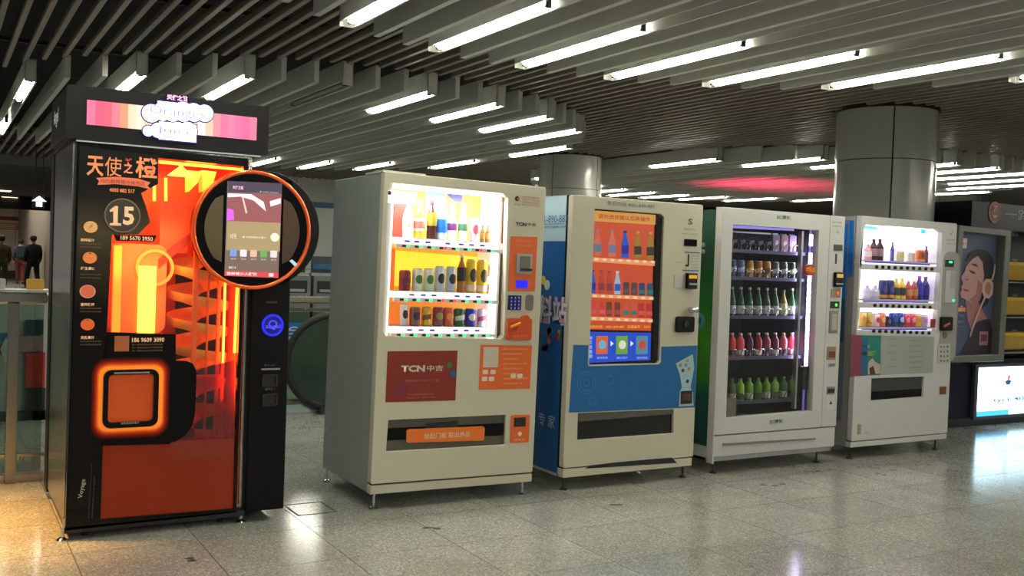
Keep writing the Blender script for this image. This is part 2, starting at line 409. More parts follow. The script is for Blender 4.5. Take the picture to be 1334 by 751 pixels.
# ================================================================== VENDING MACHINES
class Mach:
    def __init__(s, name, X, Y, label, cat='vending machine', tilt=0, group=None):
        s.Y = Y; s.X = X; s.tilt = tilt
        s.r = empty(name, (X, Y, 0), label, cat, group, rot=(0, tilt, 0))
        s.inv = Matrix.Rotation(tilt, 3, 'Y').inverted()
    def P(s, x, y, dy=0):
        p = s.inv @ (onY(x, y, s.Y+dy) - Vector((s.X, s.Y, 0)))
        return p.x, p.z
    def R(s, x0, y0, x1, y1, dy=0):      # photo rectangle -> local x0,x1,z0,z1 (middle heights)
        ym = (y0+y1)/2; xm = (x0+x1)/2
        return s.P(x0, ym, dy)[0], s.P(x1, ym, dy)[0], s.P(xm, y1, dy)[1], s.P(xm, y0, dy)[1]
    def poly(s, pts, dy=0): return [s.P(x, y, dy) for x, y in pts]
    def plate(s, name, rect, m, y0=-.002, y1=0, r=0, dy=0, bevel=0, parent=None, label=None):
        x0, x1, z0, z1 = s.R(*rect, dy)
        o = MB().prism(rrect(x0, x1, z0, z1, r) if r else [(x0,z0),(x1,z0),(x1,z1),(x0,z1)], (), y0, y1).build(name, m, parent or s.r, bevel=bevel)
        if label: o['label'] = label
        return o
    def ply(s, name, pts, m, y0=-.002, y1=0, parent=None, label=None):
        o = MB().prism(s.poly(pts), (), y0, y1).build(name, m, parent or s.r)
        if label: o['label'] = label
        return o
    def text(s, t, m, x, y, h, y_off=-.003, width=None, parent=None, **kw):
        # x,y centre px ; h,width in px
        a = s.P(x, y-h/2); b = s.P(x, y+h/2); c = s.P(x, y)
        wd = None
        if width: wd = s.P(x+width/2, y)[0]-s.P(x-width/2, y)[0]
        return text(t, m, parent or s.r, c[0], c[1], a[1]-b[1], y_off, wd, **kw)
def shell(mb, x0, x1, y0, y1, z0, z1, t=.02):     # cabinet open to the front
    mb.box(x0, x0+t, y0, y1, z0, z1).box(x1-t, x1, y0, y1, z0, z1).box(x0+t, x1-t, y0, y1, z1-t, z1).box(x0+t, x1-t, y0, y1, z0, z0+t).box(x0+t, x1-t, y1-t, y1, z0+t, z1-t)
    return mb
def levelling_foot(parent, x, y, h, m=None):
    MB().lathe((x, y, 0), [(.028,0),(.028,.006),(.018,.014),(.008,.02),(.008,h)], 12).build('levelling_foot', m or CHROME, parent, smooth=True)
# ---- drinks
def bottle(loc, H, r, cbody, clabel, ccap, label, group=None, lab=(.2,.55), tall=False, fat=False, band=None, clear=False, name='drink_bottle'):
    e = empty(name, loc, label, 'bottle', group)
    body = [(r*.8,0),(r,.02*H),(r,.08*H),(r*.96,.3*H),(r,.55*H),(r*.95,.62*H),(r*.6,.76*H),(r*.36,.84*H),(r*.34,.93*H)]
    if fat: body = [(r*.85,0),(r,.02*H),(r,.3*H),(r*.93,.36*H),(r,.45*H),(r,.66*H),(r*.85,.75*H),(r*.45,.84*H),(r*.42,.93*H)]
    if tall: body = [(r*.85,0),(r,.02*H),(r,.45*H),(r*.9,.55*H),(r*.5,.75*H),(r*.36,.85*H),(r*.34,.93*H)]
    MB().lathe((0,0,0), body, 14).build('body', mat('drink_%d_%d_%d' % cbody, cbody, .12, vary=.03), e, smooth=True)
    if clabel: MB().lathe((0,0,lab[0]*H), [(r*1.03,0),(r*1.03,(lab[1]-lab[0])*H)], 14).build('label_sleeve', col(clabel), e, smooth=True)
    if band: MB().lathe((0,0,(lab[0]+.08)*H), [(r*1.06,0),(r*1.06,(lab[1]-lab[0]-.16)*H)], 14).build('printed_band', col(band), e, smooth=True)
    MB().lathe((0,0,.92*H), [(r*.42,0),(r*.42,.08*H)], 12).build('cap', col(ccap), e, smooth=True)
    return e
def can(loc, H, r, c1, c2, label, group=None, c3=None, slim=False, emblem='disc', name='drink_can'):
    e = empty(name, loc, label, 'can', group)
    MB().lathe((0,0,0), [(r*.8,0),(r,.05*H),(r,.9*H),(r*.82,.97*H)], 14).build('body', mat('can_%d_%d_%d' % c1, c1, .25, .2, vary=.03), e, smooth=True)
    MB().lathe((0,0,.965*H), [(r*.84,0),(r*.84,.02*H),(r*.78,.035*H)], 14).build('lid', ALU, e, smooth=True)
    if c2:
        n = 8; m_ = MB(); vs = []; fs = []
        if emblem == 'disc':
            for i in range(n+1):
                a = -math.pi/2-.75+1.5*i/n; hh = .2*H*math.sqrt(max(0, 1-((i-n/2)/(n/2))**2))
                vs += [(r*1.03*math.cos(a), r*1.03*math.sin(a), .52*H-hh), (r*1.03*math.cos(a), r*1.03*math.sin(a), .52*H+hh)]
        else:
            for i in range(n+1):
                a = -math.pi/2-1.2+2.4*i/n
                vs += [(r*1.03*math.cos(a), r*1.03*math.sin(a), (.3+.1*i/n)*H), (r*1.03*math.cos(a), r*1.03*math.sin(a), (.55+.14*i/n)*H)]
        for i in range(n): fs.append((2*i, 2*i+2, 2*i+3, 2*i+1))
        m_.add(vs, fs).build('emblem', col(c2), e, smooth=2)
    if c3:
        MB().lathe((0,0,.07*H), [(r*1.02,0),(r*1.02,.16*H)], 14).build('colour_band', col(c3), e, smooth=True)
    return e
# ------------------------------------------------------------------ 1. orange juice machine
J = Mach('juice_vending_machine', .59, 5.40, 'tall black juice vending machine glowing orange, with round touch screen, farthest left', 'vending machine')
jr = J.r
FILM = mat('black_printed_film', (10,8,7), .3, vary=.1, spec=.2)
GREYF = mat('grey_printed_film', (66,60,50), .3, vary=.1)
W = .915; ZT = 2.04
c_ = MB(); shell(c_, 0, W, .05, 1.05, .075, ZT); c_.build('cabinet', mat('mirror_steel', (188,184,174), .2, 1, vary=.1, scale=2, stretch=(1,1,.2)), jr)
MB().box(-.004, .02, .93, 1.09, .05, ZT).build('rear_frame', BLACK, jr); MB().box(-.004, W, -.0, .05, .04, .07).build('bottom_rail', DARK, jr)
# door with holes
win = J.poly([(209,205),(321,214),(304,655),(300,661),(234,661)][:2]) 
outer = J.poly([(100,184),(323,207),(308,668),(85,692)])
wh = J.poly([(206,206),(318,217),(306,575),(231,575),(229,436),(139,433),(146,306),(180,306),(196,290),(190,268),(184,252),(206,240)])
lowh = J.poly([(222,575),(306,575),(304,664),(130,676),(135,578)])
disp = rrect(*J.R(133,481,205,554), .03)
allh = J.poly([(206,206),(318,217),(304,663),(131,677),(134,579),(222,579),(222,470),(229,468),(229,436),(139,433),(146,306),(180,306),(196,290),(190,268),(184,252),(206,240)])
door = MB().prism(outer, [list(reversed(allh)), list(reversed(disp))], 0, .03).build('door', GLOSSB, jr)
MB().prism(J.poly([(206,206),(318,217),(305,600),(222,600),(229,436),(139,433),(146,306),(180,306),(196,290),(190,268),(184,252),(206,240)]), (), .006, .01).build('window_glass', CLEAR, jr)
# grey faded print on the left of the door
GRAD = bpy.data.materials.new('fading_grey_print'); GRAD.use_nodes = True
_nt = GRAD.node_tree; _b = _nt.nodes['Principled BSDF']; _b.inputs['Roughness'].default_value = .3; _b.inputs['Specular IOR Level'].default_value = .2
_tc = _nt.nodes.new('ShaderNodeTexCoord'); _sp = _nt.nodes.new('ShaderNodeSeparateXYZ'); _r = _nt.nodes.new('ShaderNodeValToRGB')
_mr = _nt.nodes.new('ShaderNodeMapRange'); _mr.inputs[1].default_value = .9; _mr.inputs[2].default_value = 2.0
_e = _r.color_ramp.elements; _e[0].position = 0; _e[0].color = lin((20,17,15)); _e[1].position = 1; _e[1].color = lin((22,20,19))
for p_, c__ in ((.25,(14,12,10)),(.5,(60,50,36)),(.62,(84,74,56)),(.78,(34,30,24)),(.85,(14,12,12))):
    k_ = _e.new(p_); k_.color = lin(c__)
_nt.links.new(_tc.outputs['Object'], _sp.inputs[0]); _nt.links.new(_sp.outputs[2], _mr.inputs[0]); _nt.links.new(_mr.outputs[0], _r.inputs[0]); _nt.links.new(_r.outputs[0], _b.inputs['Base Color'])
MB().prism(J.poly([(104,190),(206,203),(206,240),(184,252),(190,268),(196,290),(180,306),(146,306),(139,433),(133,478),(122,478),(118,660),(89,664)]), (), -.001, 0).build('printed_film', GRAD, jr)
# interior; walls and fittings carry a faint glow painted into their material
OR1 = lit((255,110,30), .55); OR2 = lit((235,70,16), .5)
i_ = MB(); x0, x1 = .16, W-.045
i_.box(.03, W-.03, .62, .64, .1, ZT-.03).build('inner_back_wall', mat('orange_back_wall', (225,80,24), .4, emit=(255,80,15), es=.06), jr)
MB().box(.03, .05, .035, .62, .1, ZT-.03).box(W-.05, W-.03, .035, .62, .1, ZT-.03).box(.05, W-.05, .035, .62, ZT-.045, ZT-.03).build('inner_side_wall', mat('orange_side_wall', (230,90,30), .35, emit=(255,80,15), es=.04), jr)
LEDO = mat('orange_led', (255,170,60), .4, 0, (255,150,40), 6, vary=0)
LEDY = mat('yellow_led', (255,210,90), .4, 0, (255,185,60), 3.2, vary=0)
MB().prism([J.P(207,209,.05),J.P(318,220,.05),J.P(318,223,.05),J.P(207,213,.05)], (), .045, .055).build('led_strip', LEDO, jr)
MB().prism([J.P(314,219,.05),J.P(317,219,.05),J.P(307,460,.05),J.P(304,460,.05)], (), .045, .055).build('led_strip', LEDO, jr)
# juice tank with yellow light panel
x0_, x1_, z0_, z1_ = J.R(181,347,203,434,.12)
MB().box(x0_, x1_, .12, .16, z0_, z1_).build('light_panel', LEDY, jr, bevel=.004)
x0_, x1_, z0_, z1_ = J.R(145,318,215,434,.2)
MB().prism(rrect(x0_, x1_, z0_, z1_, .05), (), .17, .45).build('squeezer_housing', mat('housing_orange', (252,130,70), .3, emit=(255,100,40), es=.15), jr, smooth=True)
MB().prism(J.poly([(229,338),(304,342),(298,600),(229,600)], .5), (), .5, .52).build('chute_shade', mat('shade_brown', (50,16,8), .6), jr)  # dark sheet behind the chute, shade of its gaps painted in
for nm_, lx_, ly_, lz_, rx_, e_, sx_, sy_ in (('cabinet_light', .5, .3, 1.97, 0, 11, .6, .3), ('cabinet_light', .35, .06, 1.5, 80, 2.0, .5, .3), ('cabinet_light', .8, .07, 1.2, 90, 3.5, .03, 1.0)):
    al = bpy.data.lights.new(nm_, 'AREA'); al.shape = 'RECTANGLE'; al.size = sx_; al.size_y = sy_; al.energy = e_; al.color = (1,.36,.1)
    lo = bpy.data.objects.new(nm_, al); C.objects.link(lo); lo.parent = jr; lo.location = (lx_, ly_, lz_); lo.rotation_euler = (math.radians(rx_), 0, 0)
x0_, x1_, z0_, z1_ = J.R(176,322,226,400,.16)
MB().prism(circ((x0_+x1_)/2, (z0_+z1_)/2+.05, .1, 28), [list(reversed(circ((x0_+x1_)/2, (z0_+z1_)/2+.05, .085, 28)))], .15, .17).build('squeezer_ring', lit((255,150,60), .7), jr)
MB().box(*J.R(147,320,157,434,.1)[:2], .08, .12, *J.R(147,320,157,434,.1)[2:]).build('light_panel', mat('amber_led', (255,150,50), .4, 0, (255,130,30), 1.5, vary=0), jr)
# hopper and its red tilted ramp, ceiling lamp, cups
MB().prism(J.poly([(206,262),(262,262),(240,330),(206,330)], .25), (), .2, .5).build('orange_hopper', mat('hopper_red', (240,90,40), .35, emit=(255,70,20), es=.12), jr)
MB().prism(J.poly([(206,338),(262,292),(262,302),(206,350)], .18), (), .16, .3).build('ramp', col((150,35,12)), jr)
for px in (218,):
    a = J.P(236,214,.1); MB().lathe((a[0], .1, a[1]-.065), [(.07,0),(.03,.035),(.012,.05),(.012,.065)], 14).build('lamp_shade', lit((255,190,90), 1.6), jr, smooth=True)
for px0, px1 in ((246,262),(264,282)):
    MB().prism(J.poly([(px0,222),(px1,224),(px1-4,238),(px0,250)], .3), (), .3, .4).build('bin', lit((255,170,60), .9), jr)
for px in (201, 216):
    a = J.P(px,232,.15); b = J.P(px,262,.15); MB().cyl((a[0],.15,a[1]), (b[0],.15,b[1]), .008, 8).build('lamp_tube', LEDY, jr)
# spiral chute
a = J.P(262,350,.2); cz = a[1]
sp_c = (J.P(258,400,.25)[0], .26)
m_ = MB(); vs = []; fs = []
nn = 96; turns = 7.5; zt, zb = J.P(258,338,.25)[1], J.P(258,590,.25)[1]
for i in range(nn+1):
    a = 2*math.pi*turns*i/nn; z = zt+(zb-zt)*i/nn
    for r, dz in ((.03,-.03),(.165,0),(.17,.05)):
        vs.append((sp_c[0]+r*math.cos(a), sp_c[1]+r*math.sin(a), z+dz))
for i in range(nn):
    for j in range(2): fs.append((3*i+j, 3*i+j+1, 3*i+j+4, 3*i+j+3))
m_.add(vs, fs).build('spiral_chute', mat('orange_chute', (255,165,70), .25, emit=(255,120,25), es=.08), jr, smooth=2)
for px, w_ in ((253,6),(270,2),(284,4),(291,3)):
    a = J.R(px-w_/2, 325, px+w_/2, 575, .08); MB().box(a[0], a[1], .08, .1, a[2], a[3]).build('chute_post', mat('chute_post', (250,110,40), .3, emit=(255,90,25), es=.08), jr)
a = J.R(252,489,290,492,.08); MB().box(a[0],a[1],.075,.1,a[2],a[3]).build('chute_bar', lit((255,110,35), .5), jr)
# three oranges resting in the chute? not visible singly: left out.  lower backlit panel
MB().prism(J.poly([(134,578),(306,572),(304,664),(131,677)]), (), .008, .014).build('lower_panel', mat('backlit_orange_acrylic', (118,38,12), .35, emit=(170,46,8), es=.14, vary=.2, scale=2, spec=.3), jr)
MB().prism(J.poly([(222,492),(306,470),(306,573),(222,576)]), (), .018, .022).build('shade_pane', glass('red_shade_glass', (215,90,55)), jr)  # red pane added to darken the lower window, in place of shade
MB().prism(J.poly([(219,560),(255,560),(255,592),(219,592)]), (), .03, .034).build('inner_plate', mat('backlit_orange_acrylic', (150,50,16)), jr)
# phone band and dispenser
J.ply('phone_band', [(140,435),(229,437),(229,470),(243,470.5),(251,474),(255.5,482),(256,492),(254,540),(250,556),(242,567),(230,575),(215,579),(131,581),(136,470)], FILM, -.002, -.0005)
for i in range(7):
    t = i/6; c_i = (int(70+175*t), int(12+120*t*t), int(3+36*t*t))
    J.plate('backlit_frame', (118.5+9.5*t,466.5+10.5*t,220.5-9.5*t,571-10.5*t), mat('dispenser_glow_%d' % i, c_i, .35, emit=c_i, es=.12+.55*t, vary=0, spec=.2), -.004-.0009*i, -.002, r=.075-.028*t)
x0_, x1_, z0_, z1_ = J.R(133,481,205,556)
MB().prism(rrect(x0_,x1_,z0_,z1_,.04), [list(reversed(rrect(x0_+.025,x1_-.025,z0_+.03,z1_-.025,.02)))], -.035, -.002).build('dispenser_frame', GLOSSB, jr, bevel=.006)
MB().box(x0_+.02, x1_-.02, -.02, -.012, z0_+.02, z1_-.02).build('dispenser_flap', mat('orange_flap', (215,84,26), .35, emit=(200,70,16), es=.12), jr)
MB().box(x0_+.05, x1_-.05, -.038, -.034, z1_-.02, z1_-.012).build('frame_glint', CHROME, jr)
J.text('请取走您的橙汁', col((200,190,180)), 168, 550, 3, -.037)
# printing on the door
OP = lit((255,150,95), .35); OPD = col((150,120,90)); CRM = lit((250,200,150), .35)
J.text('天', OP, 124, 216.5, 26, -.004, width=22, bold=.02); J.text('使', OP, 147.5, 217.5, 25, -.004, width=22); J.text('之', OP, 167, 219, 15, -.004, width=12, bold=.03); J.text('橙', OP, 191, 219, 27, -.004, width=29, bold=.02)
J.ply('heart', [(166,211),(163,208),(165,206),(167,208),(170,206),(172,208)], col((220,60,50)), -.004, -.002)
J.ply('ribbon', [(125,232),(150,230.5),(180,233),(196,238),(192,242),(196,247),(180,243),(150,240),(127,241),(129,236)], lit((245,120,85), .3), -.004, -.002)
J.text('100%鲜榨橙汁体验店', col((120,50,30)), 160, 237.5, 6, -.0055, width=58)
J.text('4000 882 517', OP, 159, 248.5, 5, -.004, width=33, bold=.02)
x, z = J.P(159.5,281); r_ = J.P(183,281)[0]-x
MB().prism(circ(x, z, r_, 40), (), -.003, -.0015).build('price_disc', GREYF, jr)
MB().prism(circ(x, z, r_, 40), [list(reversed(circ(x, z, r_-.006, 40)))], -.005, -.003).build('price_ring', OPD, jr)
J.text('5', CRM, 167.5, 281.5, 24, -.005, width=14.5, bold=.035, name='price_digit')
J.ply('price_digit', [(143,291),(147.5,290.5),(147.5,275.5),(143,276.5),(143,273.5),(150,268.5),(153.5,268.8),(153,290.8),(157.5,291.3),(157.5,294.3),(143,293.8)], CRM, -.0055, -.003)
J.ply('phone_strip', [(148,306),(204,307),(200,315),(151,314)], FILM, -.006, -.002)
J.text('189 5670 3950', CRM, 178, 310.8, 5.5, -.007, width=42, bold=.02)
J.text('186 9609 3090', CRM, 193, 443, 6, -.004, width=42, bold=.02)
for yy in (449,453,457): J.text('扫一扫关注公众号领取优惠', OPD, 192, yy, 2.2, -.004, width=40)
J.plate('orange_square', (149,438,168,458), col((190,110,60)), -.004, -.002)
for i, (x, y) in enumerate(((118,296),(117,336),(114,380),(114,423))):
    xx, zz_ = J.P(x, y); rr_ = .033 if i != 2 else .038
    o = MB().prism(circ(xx, zz_, rr_, 20, rr_*.9), (), -.006, -.001).build('printed_orange', lit([(250,180,110),(240,140,70),(225,110,80),(235,105,45)][i], .25), jr)
    if i == 2: MB().prism(circ(xx, zz_, rr_, 20, rr_*.9), [list(reversed(circ(xx, zz_, rr_*.88, 20, rr_*.8)))], -.007, -.006).build('rind_ring', col((240,190,150)), jr)
    if i == 0: MB().prism(circ(xx-.008, zz_+.003, .012, 12), (), -.0075, -.006).prism(circ(xx+.01, zz_+.008, .011, 12), (), -.0075, -.006).build('segment', col((255,205,150)), jr)
    if i == 1 or i == 3: MB().prism(circ(xx, zz_+.022, .005, 8), (), -.0075, -.006).build('stalk', col((90,110,40)), jr)
    J.text(['鲜榨橙汁','维生素C','营养健康','天然果汁'][i], CRM, 107+7, y+17 if i != 1 else y+14, 4.2, -.003, width=18, bold=.02)
    for q in range(2): J.text('不加水不加糖不加添加剂新鲜', OPD, 118, y+22+q*4.2, 1.9, -.003, width=28)
J.text('Voyage', col((190,180,170)), 107, 637, 7, -.004, width=27, rot=82, bold=.01)
J.text('ANGEL ORANGE FRESH JUICE VENDING MACHINE SERVICE', col((90,80,74)), 117.5, 640, 1.8, -.004, width=78, rot=88)
J.text('NO WATER NO SUGAR ADDED', col((90,80,74)), 121.5, 648, 1.8, -.004, width=58, rot=88)
# black side module, header
x0_, x1_ = W, J.P(370,663)[0]
MB().box(x0_+.002, x1_, -.0, .75, .058, 1.93).build('side_module', mat('matt_black', (9,7,8), .45, vary=.15, spec=.2), jr, bevel=.01)
cx_, cz_ = J.P(325,300); R_ = J.P(399.5,300)[0]-cx_
n_ = 48
def ringy(mb, cx, cz, r0, r1, y0, y1): return mb.prism(circ(cx, cz, r1, 48), [list(reversed(circ(cx, cz, r0, 48)))], y0, y1)
hx, hz_ = cx_+.075, cz_+.01
MB().prism(circ(hx, hz_, R_*1.0, 48), (), .0, .3).build('screen_housing', BLACK, jr, smooth=True, bevel=.01)
MB().prism(circ(cx_, cz_, R_*.985, 48), (), -.07, .0).build('round_screen_body', GLOSSB, jr, smooth=True)
MB().path([(cx_+(R_-.01)*math.cos(2*math.pi*i/48), -.072, cz_+(R_-.01)*math.sin(2*math.pi*i/48)) for i in range(48)], .011, 8, closed=True).build('copper_ring', mat('copper_orange_rim', (240,110,60), .22, .6, emit=(255,90,40), es=.15, vary=.04), jr, smooth=2)
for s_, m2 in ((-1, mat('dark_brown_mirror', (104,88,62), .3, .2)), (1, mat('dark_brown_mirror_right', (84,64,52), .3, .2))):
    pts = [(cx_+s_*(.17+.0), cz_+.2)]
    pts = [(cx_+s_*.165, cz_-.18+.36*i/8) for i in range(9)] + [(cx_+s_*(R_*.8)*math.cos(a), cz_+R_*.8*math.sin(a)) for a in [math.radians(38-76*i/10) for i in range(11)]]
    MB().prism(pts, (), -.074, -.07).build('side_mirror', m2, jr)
def scr(x0, y0, x1, y1, m, name='screen_graphic', yo=-.081, **k): return J.plate(name, (x0,y0,x1,y1), m, yo, yo+.002, **k)
J.ply('display', [(292,237),(362,240),(357,362),(288,359)], glow((150,125,110), .75), -.078, -.07)
J.ply('screen_graphic', [(292,237),(362,240),(361.5,253),(291.8,251)], glow((90,78,96), .8), -.0795, -.078)
J.ply('screen_graphic', [(291.8,252),(361.5,255),(360,291),(290.5,289)], glow((190,110,110), .75), -.0795, -.078)
J.ply('screen_graphic', [(291,288),(360,291),(358.8,328),(289.8,326)], glow((200,175,125), .85), -.0795, -.078)
J.ply('screen_graphic', [(291.7,253),(322,254),(338,264),(341,276),(325,262),(308,257),(291.6,258)], glow((255,235,235), 1.3), -.081, -.0795)
J.ply('screen_graphic', [(346,263),(360,259),(360,266),(347,270)], glow((255,235,235), 1.2), -.081, -.0795)
J.ply('screen_graphic', [(291,272),(299,274),(300,287),(290.5,288)], glow((225,100,235), 1.2), -.081, -.0795)
J.ply('screen_graphic', [(310,258),(312,258),(317,278),(315,279)], glow((250,210,210), 1.1), -.081, -.0795)
for i, c__ in enumerate(((130,160,230),(240,235,235),(235,190,160),(110,180,90),(235,225,225))):
    x = 299+13*i; scr(x-4.3, 325+.4*i, x+4.3, 334+.4*i, glow(c__, 1.1), 'app_icon', r=.006); J.text('服务', glow((240,230,220), .9), x, 337+.4*i, 2, -.082, width=7)
J.text('天使之橙', glow((255,190,220), 1.3), 305, 245.5, 4.5, -.082, width=14, bold=.03)
J.text('♦ ANGEL ORANGE', glow((220,210,230), 1), 345, 251.5, 2.2, -.082, width=24)
J.text('15元', glow((255,240,225), 1.2), 299, 308, 6, -.082, width=8); J.text('● 点击屏幕购买橙汁', glow((255,240,225), 1.1), 326, 309.5, 2.6, -.082, width=30)
x, z = J.P(352.5,309.5); MB().prism(circ(x, z, .024, 20), (), -.082, -.0795).build('round_button', glow((255,235,205), 1.2), jr)
J.ply('red_bar', [(288.2,352.5),(357.2,355),(357,361.5),(288,359)], glow((235,70,75), 1.1), -.081, -.0795)
J.text('营养青少人群饮', glow((255,235,235), 1.2), 310, 356.5, 4, -.083, width=39, bold=.02); J.text('鲜汁', glow((255,235,235), 1.2), 298, 348.5, 3.4, -.082, width=10)
scr(344.5, 355.8, 350.5, 360, glow((255,225,225), 1.1), yo=-.083)
# cyan glint on the rim, painted as a small glowing piece
J.ply('rim_glint', [(372,340),(375,338),(383,345),(380,348)], glow((180,215,225), 1.1), -.078, -.07)
# side module fittings
x, z = J.P(355,424); rb = J.P(369,424)[0]-x
BLU = glow((30,30,255), 1.7)
o = MB(); n = 40
ringy(o, x, z, rb*.82, rb*1.0, -.006, 0); o.build('blue_light_ring', BLU, jr)
MB().prism(circ(x, z, rb*.8, 32), (), -.004, 0).build('blue_light_disc', glow((10,10,120), .8), jr)
ringy(MB(), x, z+.004, rb*.28, rb*.4, -.008, -.004).build('ring_emblem', glow((60,60,255), 1.6), jr)
J.text('angel', glow((80,80,255), 1.7), 355, 426, 7, -.009, width=19)
J.text('现金支付', OPD, 354, 394, 3, -.003, width=14); J.text('纸币入口', col((130,120,120)), 351, 476, 3, -.003, width=14)
for y0 in (488, 513):
    x0_, x1_, z0_, z1_ = J.R(341, y0, 361, y0+16)
    MB().prism(rrect(x0_,x1_,z0_,z1_,.01), [list(reversed(rrect(x0_+.008,x1_-.008,z0_+.008,z1_-.008,.006)))], -.012, 0).build('slot_frame', mat('dark_grey_bezel', (60,52,52), .3, .3), jr)
    MB().box(x0_+.008, x1_-.008, -.004, 0, z0_+.008, z1_-.008).build('slot', DARK, jr)
J.plate('metal_lip', (340,480,364,482), ALU, -.012, 0); J.text('退币口 ↓', col((150,140,140)), 352, 507, 3, -.003, width=14)
# header
x0_, x1_ = J.P(85,150)[0], J.P(348,170)[0]; z0_, z1_ = 2.045, 2.315
MB().prism(rrect(x0_, x1_, z0_, z1_, .02), (), -.03, .68).build('header', mat('header_black', (24,23,26), .45, vary=.1, spec=.25), jr, smooth=True)
MB().box(x0_+.05, x1_-.04, -.034, -.028, z0_-.012, z0_-.004).build('header_trim', ALU, jr)
# striped light panel
sx0, sx1 = J.P(112,150)[0], J.P(332,170)[0]; sz0, sz1 = J.P(112,163)[1], J.P(112,131)[1]
cols_ = [(255,120,160),(255,95,130),(255,100,125),(250,130,150),(255,160,120),(255,225,190),(255,240,215),(255,215,170),(255,150,110),(240,70,90),(230,60,90),(240,80,110),(250,150,160),(255,225,200),(255,245,230),(255,205,180),(250,150,160),(255,120,160),(255,130,170),(250,120,165),(240,110,160),(250,130,160)]
for i, c__ in enumerate(cols_):
    a = sx0+(sx1-sx0)*i/len(cols_); b = sx0+(sx1-sx0)*(i+1)/len(cols_)
    MB().box(a, b, -.036, -.03, sz0, sz1).build('light_stripe', glow(c__, 1.15), jr)
x, z = J.P(226,158)
BUB = glow((245,240,255), 3.2); BK = mat('logo_backing', (40,25,70), .4, emit=(60,40,160), es=.5)
def bub(s, cx, cy, h, w_, b=.09):
    J.text(s, BK, cx, cy, h*1.13, -.045, width=w_*1.05, bold=b*1.3, name='logo_backing')
    J.text(s, BUB, cx, cy, h, -.05, width=w_, bold=b, name='logo_letters', label='glowing white bubble lettering')
def cloud(name, m, grow, y0, y1):
    for cx, cy, r_ in ((195,149,12),(209,147,12),(222,148,12),(236,147,13),(250,148,12),(264,149,11),(191,172,7),(204,171,10),(216,172,12),(229,172,12),(242,172,12)):
        x, z = J.P(cx, cy); q = J.P(cx+r_+grow, cy)[0]-x
        MB().prism(circ(x, z, q, 20), (), y0, y1).build(name, m, jr)
    for r4 in ((203,136,258,150),(205,162,253,184.5)):
        J.plate(name, (r4[0]-grow,r4[1]-grow,r4[2]+grow,r4[3]+grow), m, y0, y1)
cloud('logo_backing', BK, 1.5, -.045, -.036)
cloud('logo_cloud', BUB, 0, -.05, -.045)
J.text('Oranges', glow((150,140,240), 1.6), 229, 149, 14, -.052, width=72, name='logo_letters'); J.text('Juice', glow((150,140,240), 1.6), 226, 173, 11, -.052, width=48, name='logo_letters')
J.text('天使之橙', glow((255,170,235), 2.2), 229, 129, 7, -.04, width=27, bold=.05)
J.plate('logo_holder', (214,125,244,140), BLACK, -.036, -.03)
text('Angel', lit((230,230,230), .5), jr, .42, 2.19, .1, face='left', X=x0_-.003, width=.22, rot=0)
# casters and front foot
for x, y in ((.1,.08),(.8,.08),(.1,.95),(.8,.95)):
    MB().box(x-.03, x+.03, y-.03, y+.03, .05, .08).build('caster_plate', ALU, jr)
    MB().cyl((x-.012,y,.025), (x+.012,y,.025), .025, 14).build('caster_wheel', RUBBER, jr, smooth=True)
for x in (-.01, .9): levelling_foot(jr, x, .02, .06)
MB().box(-.012, -.002, .0, .02, .04, .12).build('foot_bracket', CHROME, jr)
for x in (1.0, 1.1): levelling_foot(jr, x, .6, .06, DARK)

# ------------------------------------------------------------------ 2. cream and orange machine
TI = math.radians(.75)
A = Mach('vending_machine', 2.235, 5.36, 'cream vending machine with orange panels and bright drinks window, first right of the juice machine', tilt=TI)
ar = A.r; W = 1.125; Z0, Z1 = .1, 2.013
# a small levelling difference: the left feet stand a little higher
A.r.location.z = .0
c_ = MB(); shell(c_, .005, W-.005, .06, .85, Z0, Z1-.005); c_.build('cabinet', GREYW, ar, bevel=.004)
outer = rrect(0, W, Z0+.062, Z1, .012, 3)
hole1 = rrect(*A.R(500,240,657,442), .03); hole2 = rrect(*A.R(501,543,660,589), .008)
# tilt in the photograph: use slanted corners
hole1 = A.poly([(509,238),(655,252),(662,258),(657,437),(652,442),(503,438),(499,432),(506,242)])
hole2 = A.poly([(506,548),(659,541),(658,580),(503,589)])
MB().prism(outer, [list(reversed(hole1)), list(reversed(hole2))], 0, .055).build('door', CREAM, ar, bevel=.006)
MB().box(0, W, .005, .06, Z0, Z0+.052).build('base_rail', CREAM, ar, bevel=.004)
MB().box(.01, W-.01, .02, .06, Z0+.05, Z0+.064).build('gap', DARK, ar)
MB().box(0, .05, .055, .3, Z1-.004, Z1+.01).box(.0,.28,.03,.06,Z1,Z1+.012).build('top_hinge', WHITE, ar)
for x, y in ((.045,.05),(W-.045,.05),(.03,.82),(W-.04,.82)): levelling_foot(ar, x, y, Z0)
# display chamber
x0_, x1_, z0_, z1_ = .075, .825, A.P(520,445)[1]-.01, A.P(520,236)[1]+.02
D = .34
CHW = mat('white_liner', (245,240,235), .5, emit=(255,250,245), es=.25)
MB().box(x0_-.015, x0_, .055, D, z0_, z1_).box(x1_, x1_+.015, .055, D, z0_, z1_).box(x0_-.015, x1_+.015, .055, D, z1_, z1_+.015).box(x0_-.015, x1_+.015, .055, D, z0_-.015, z0_).build('display_chamber', CHW, ar)
BACKP = [('backdrop_orange', (x0_, x1_, z0_, z1_), (250,150,30), .6)]
MB().box(x0_, x1_, D-.01, D, z0_, z1_).build('backdrop', mat('orange_backdrop', (252,170,50), .45, emit=(255,150,30), es=.6, vary=.2, scale=3), ar)
def bd(pts, c__, es, k=0):
    MB().prism(A.poly(pts, .31), (), .322-k*.002, .328-k*.002).build('backdrop_print', lit(c__, es), ar)
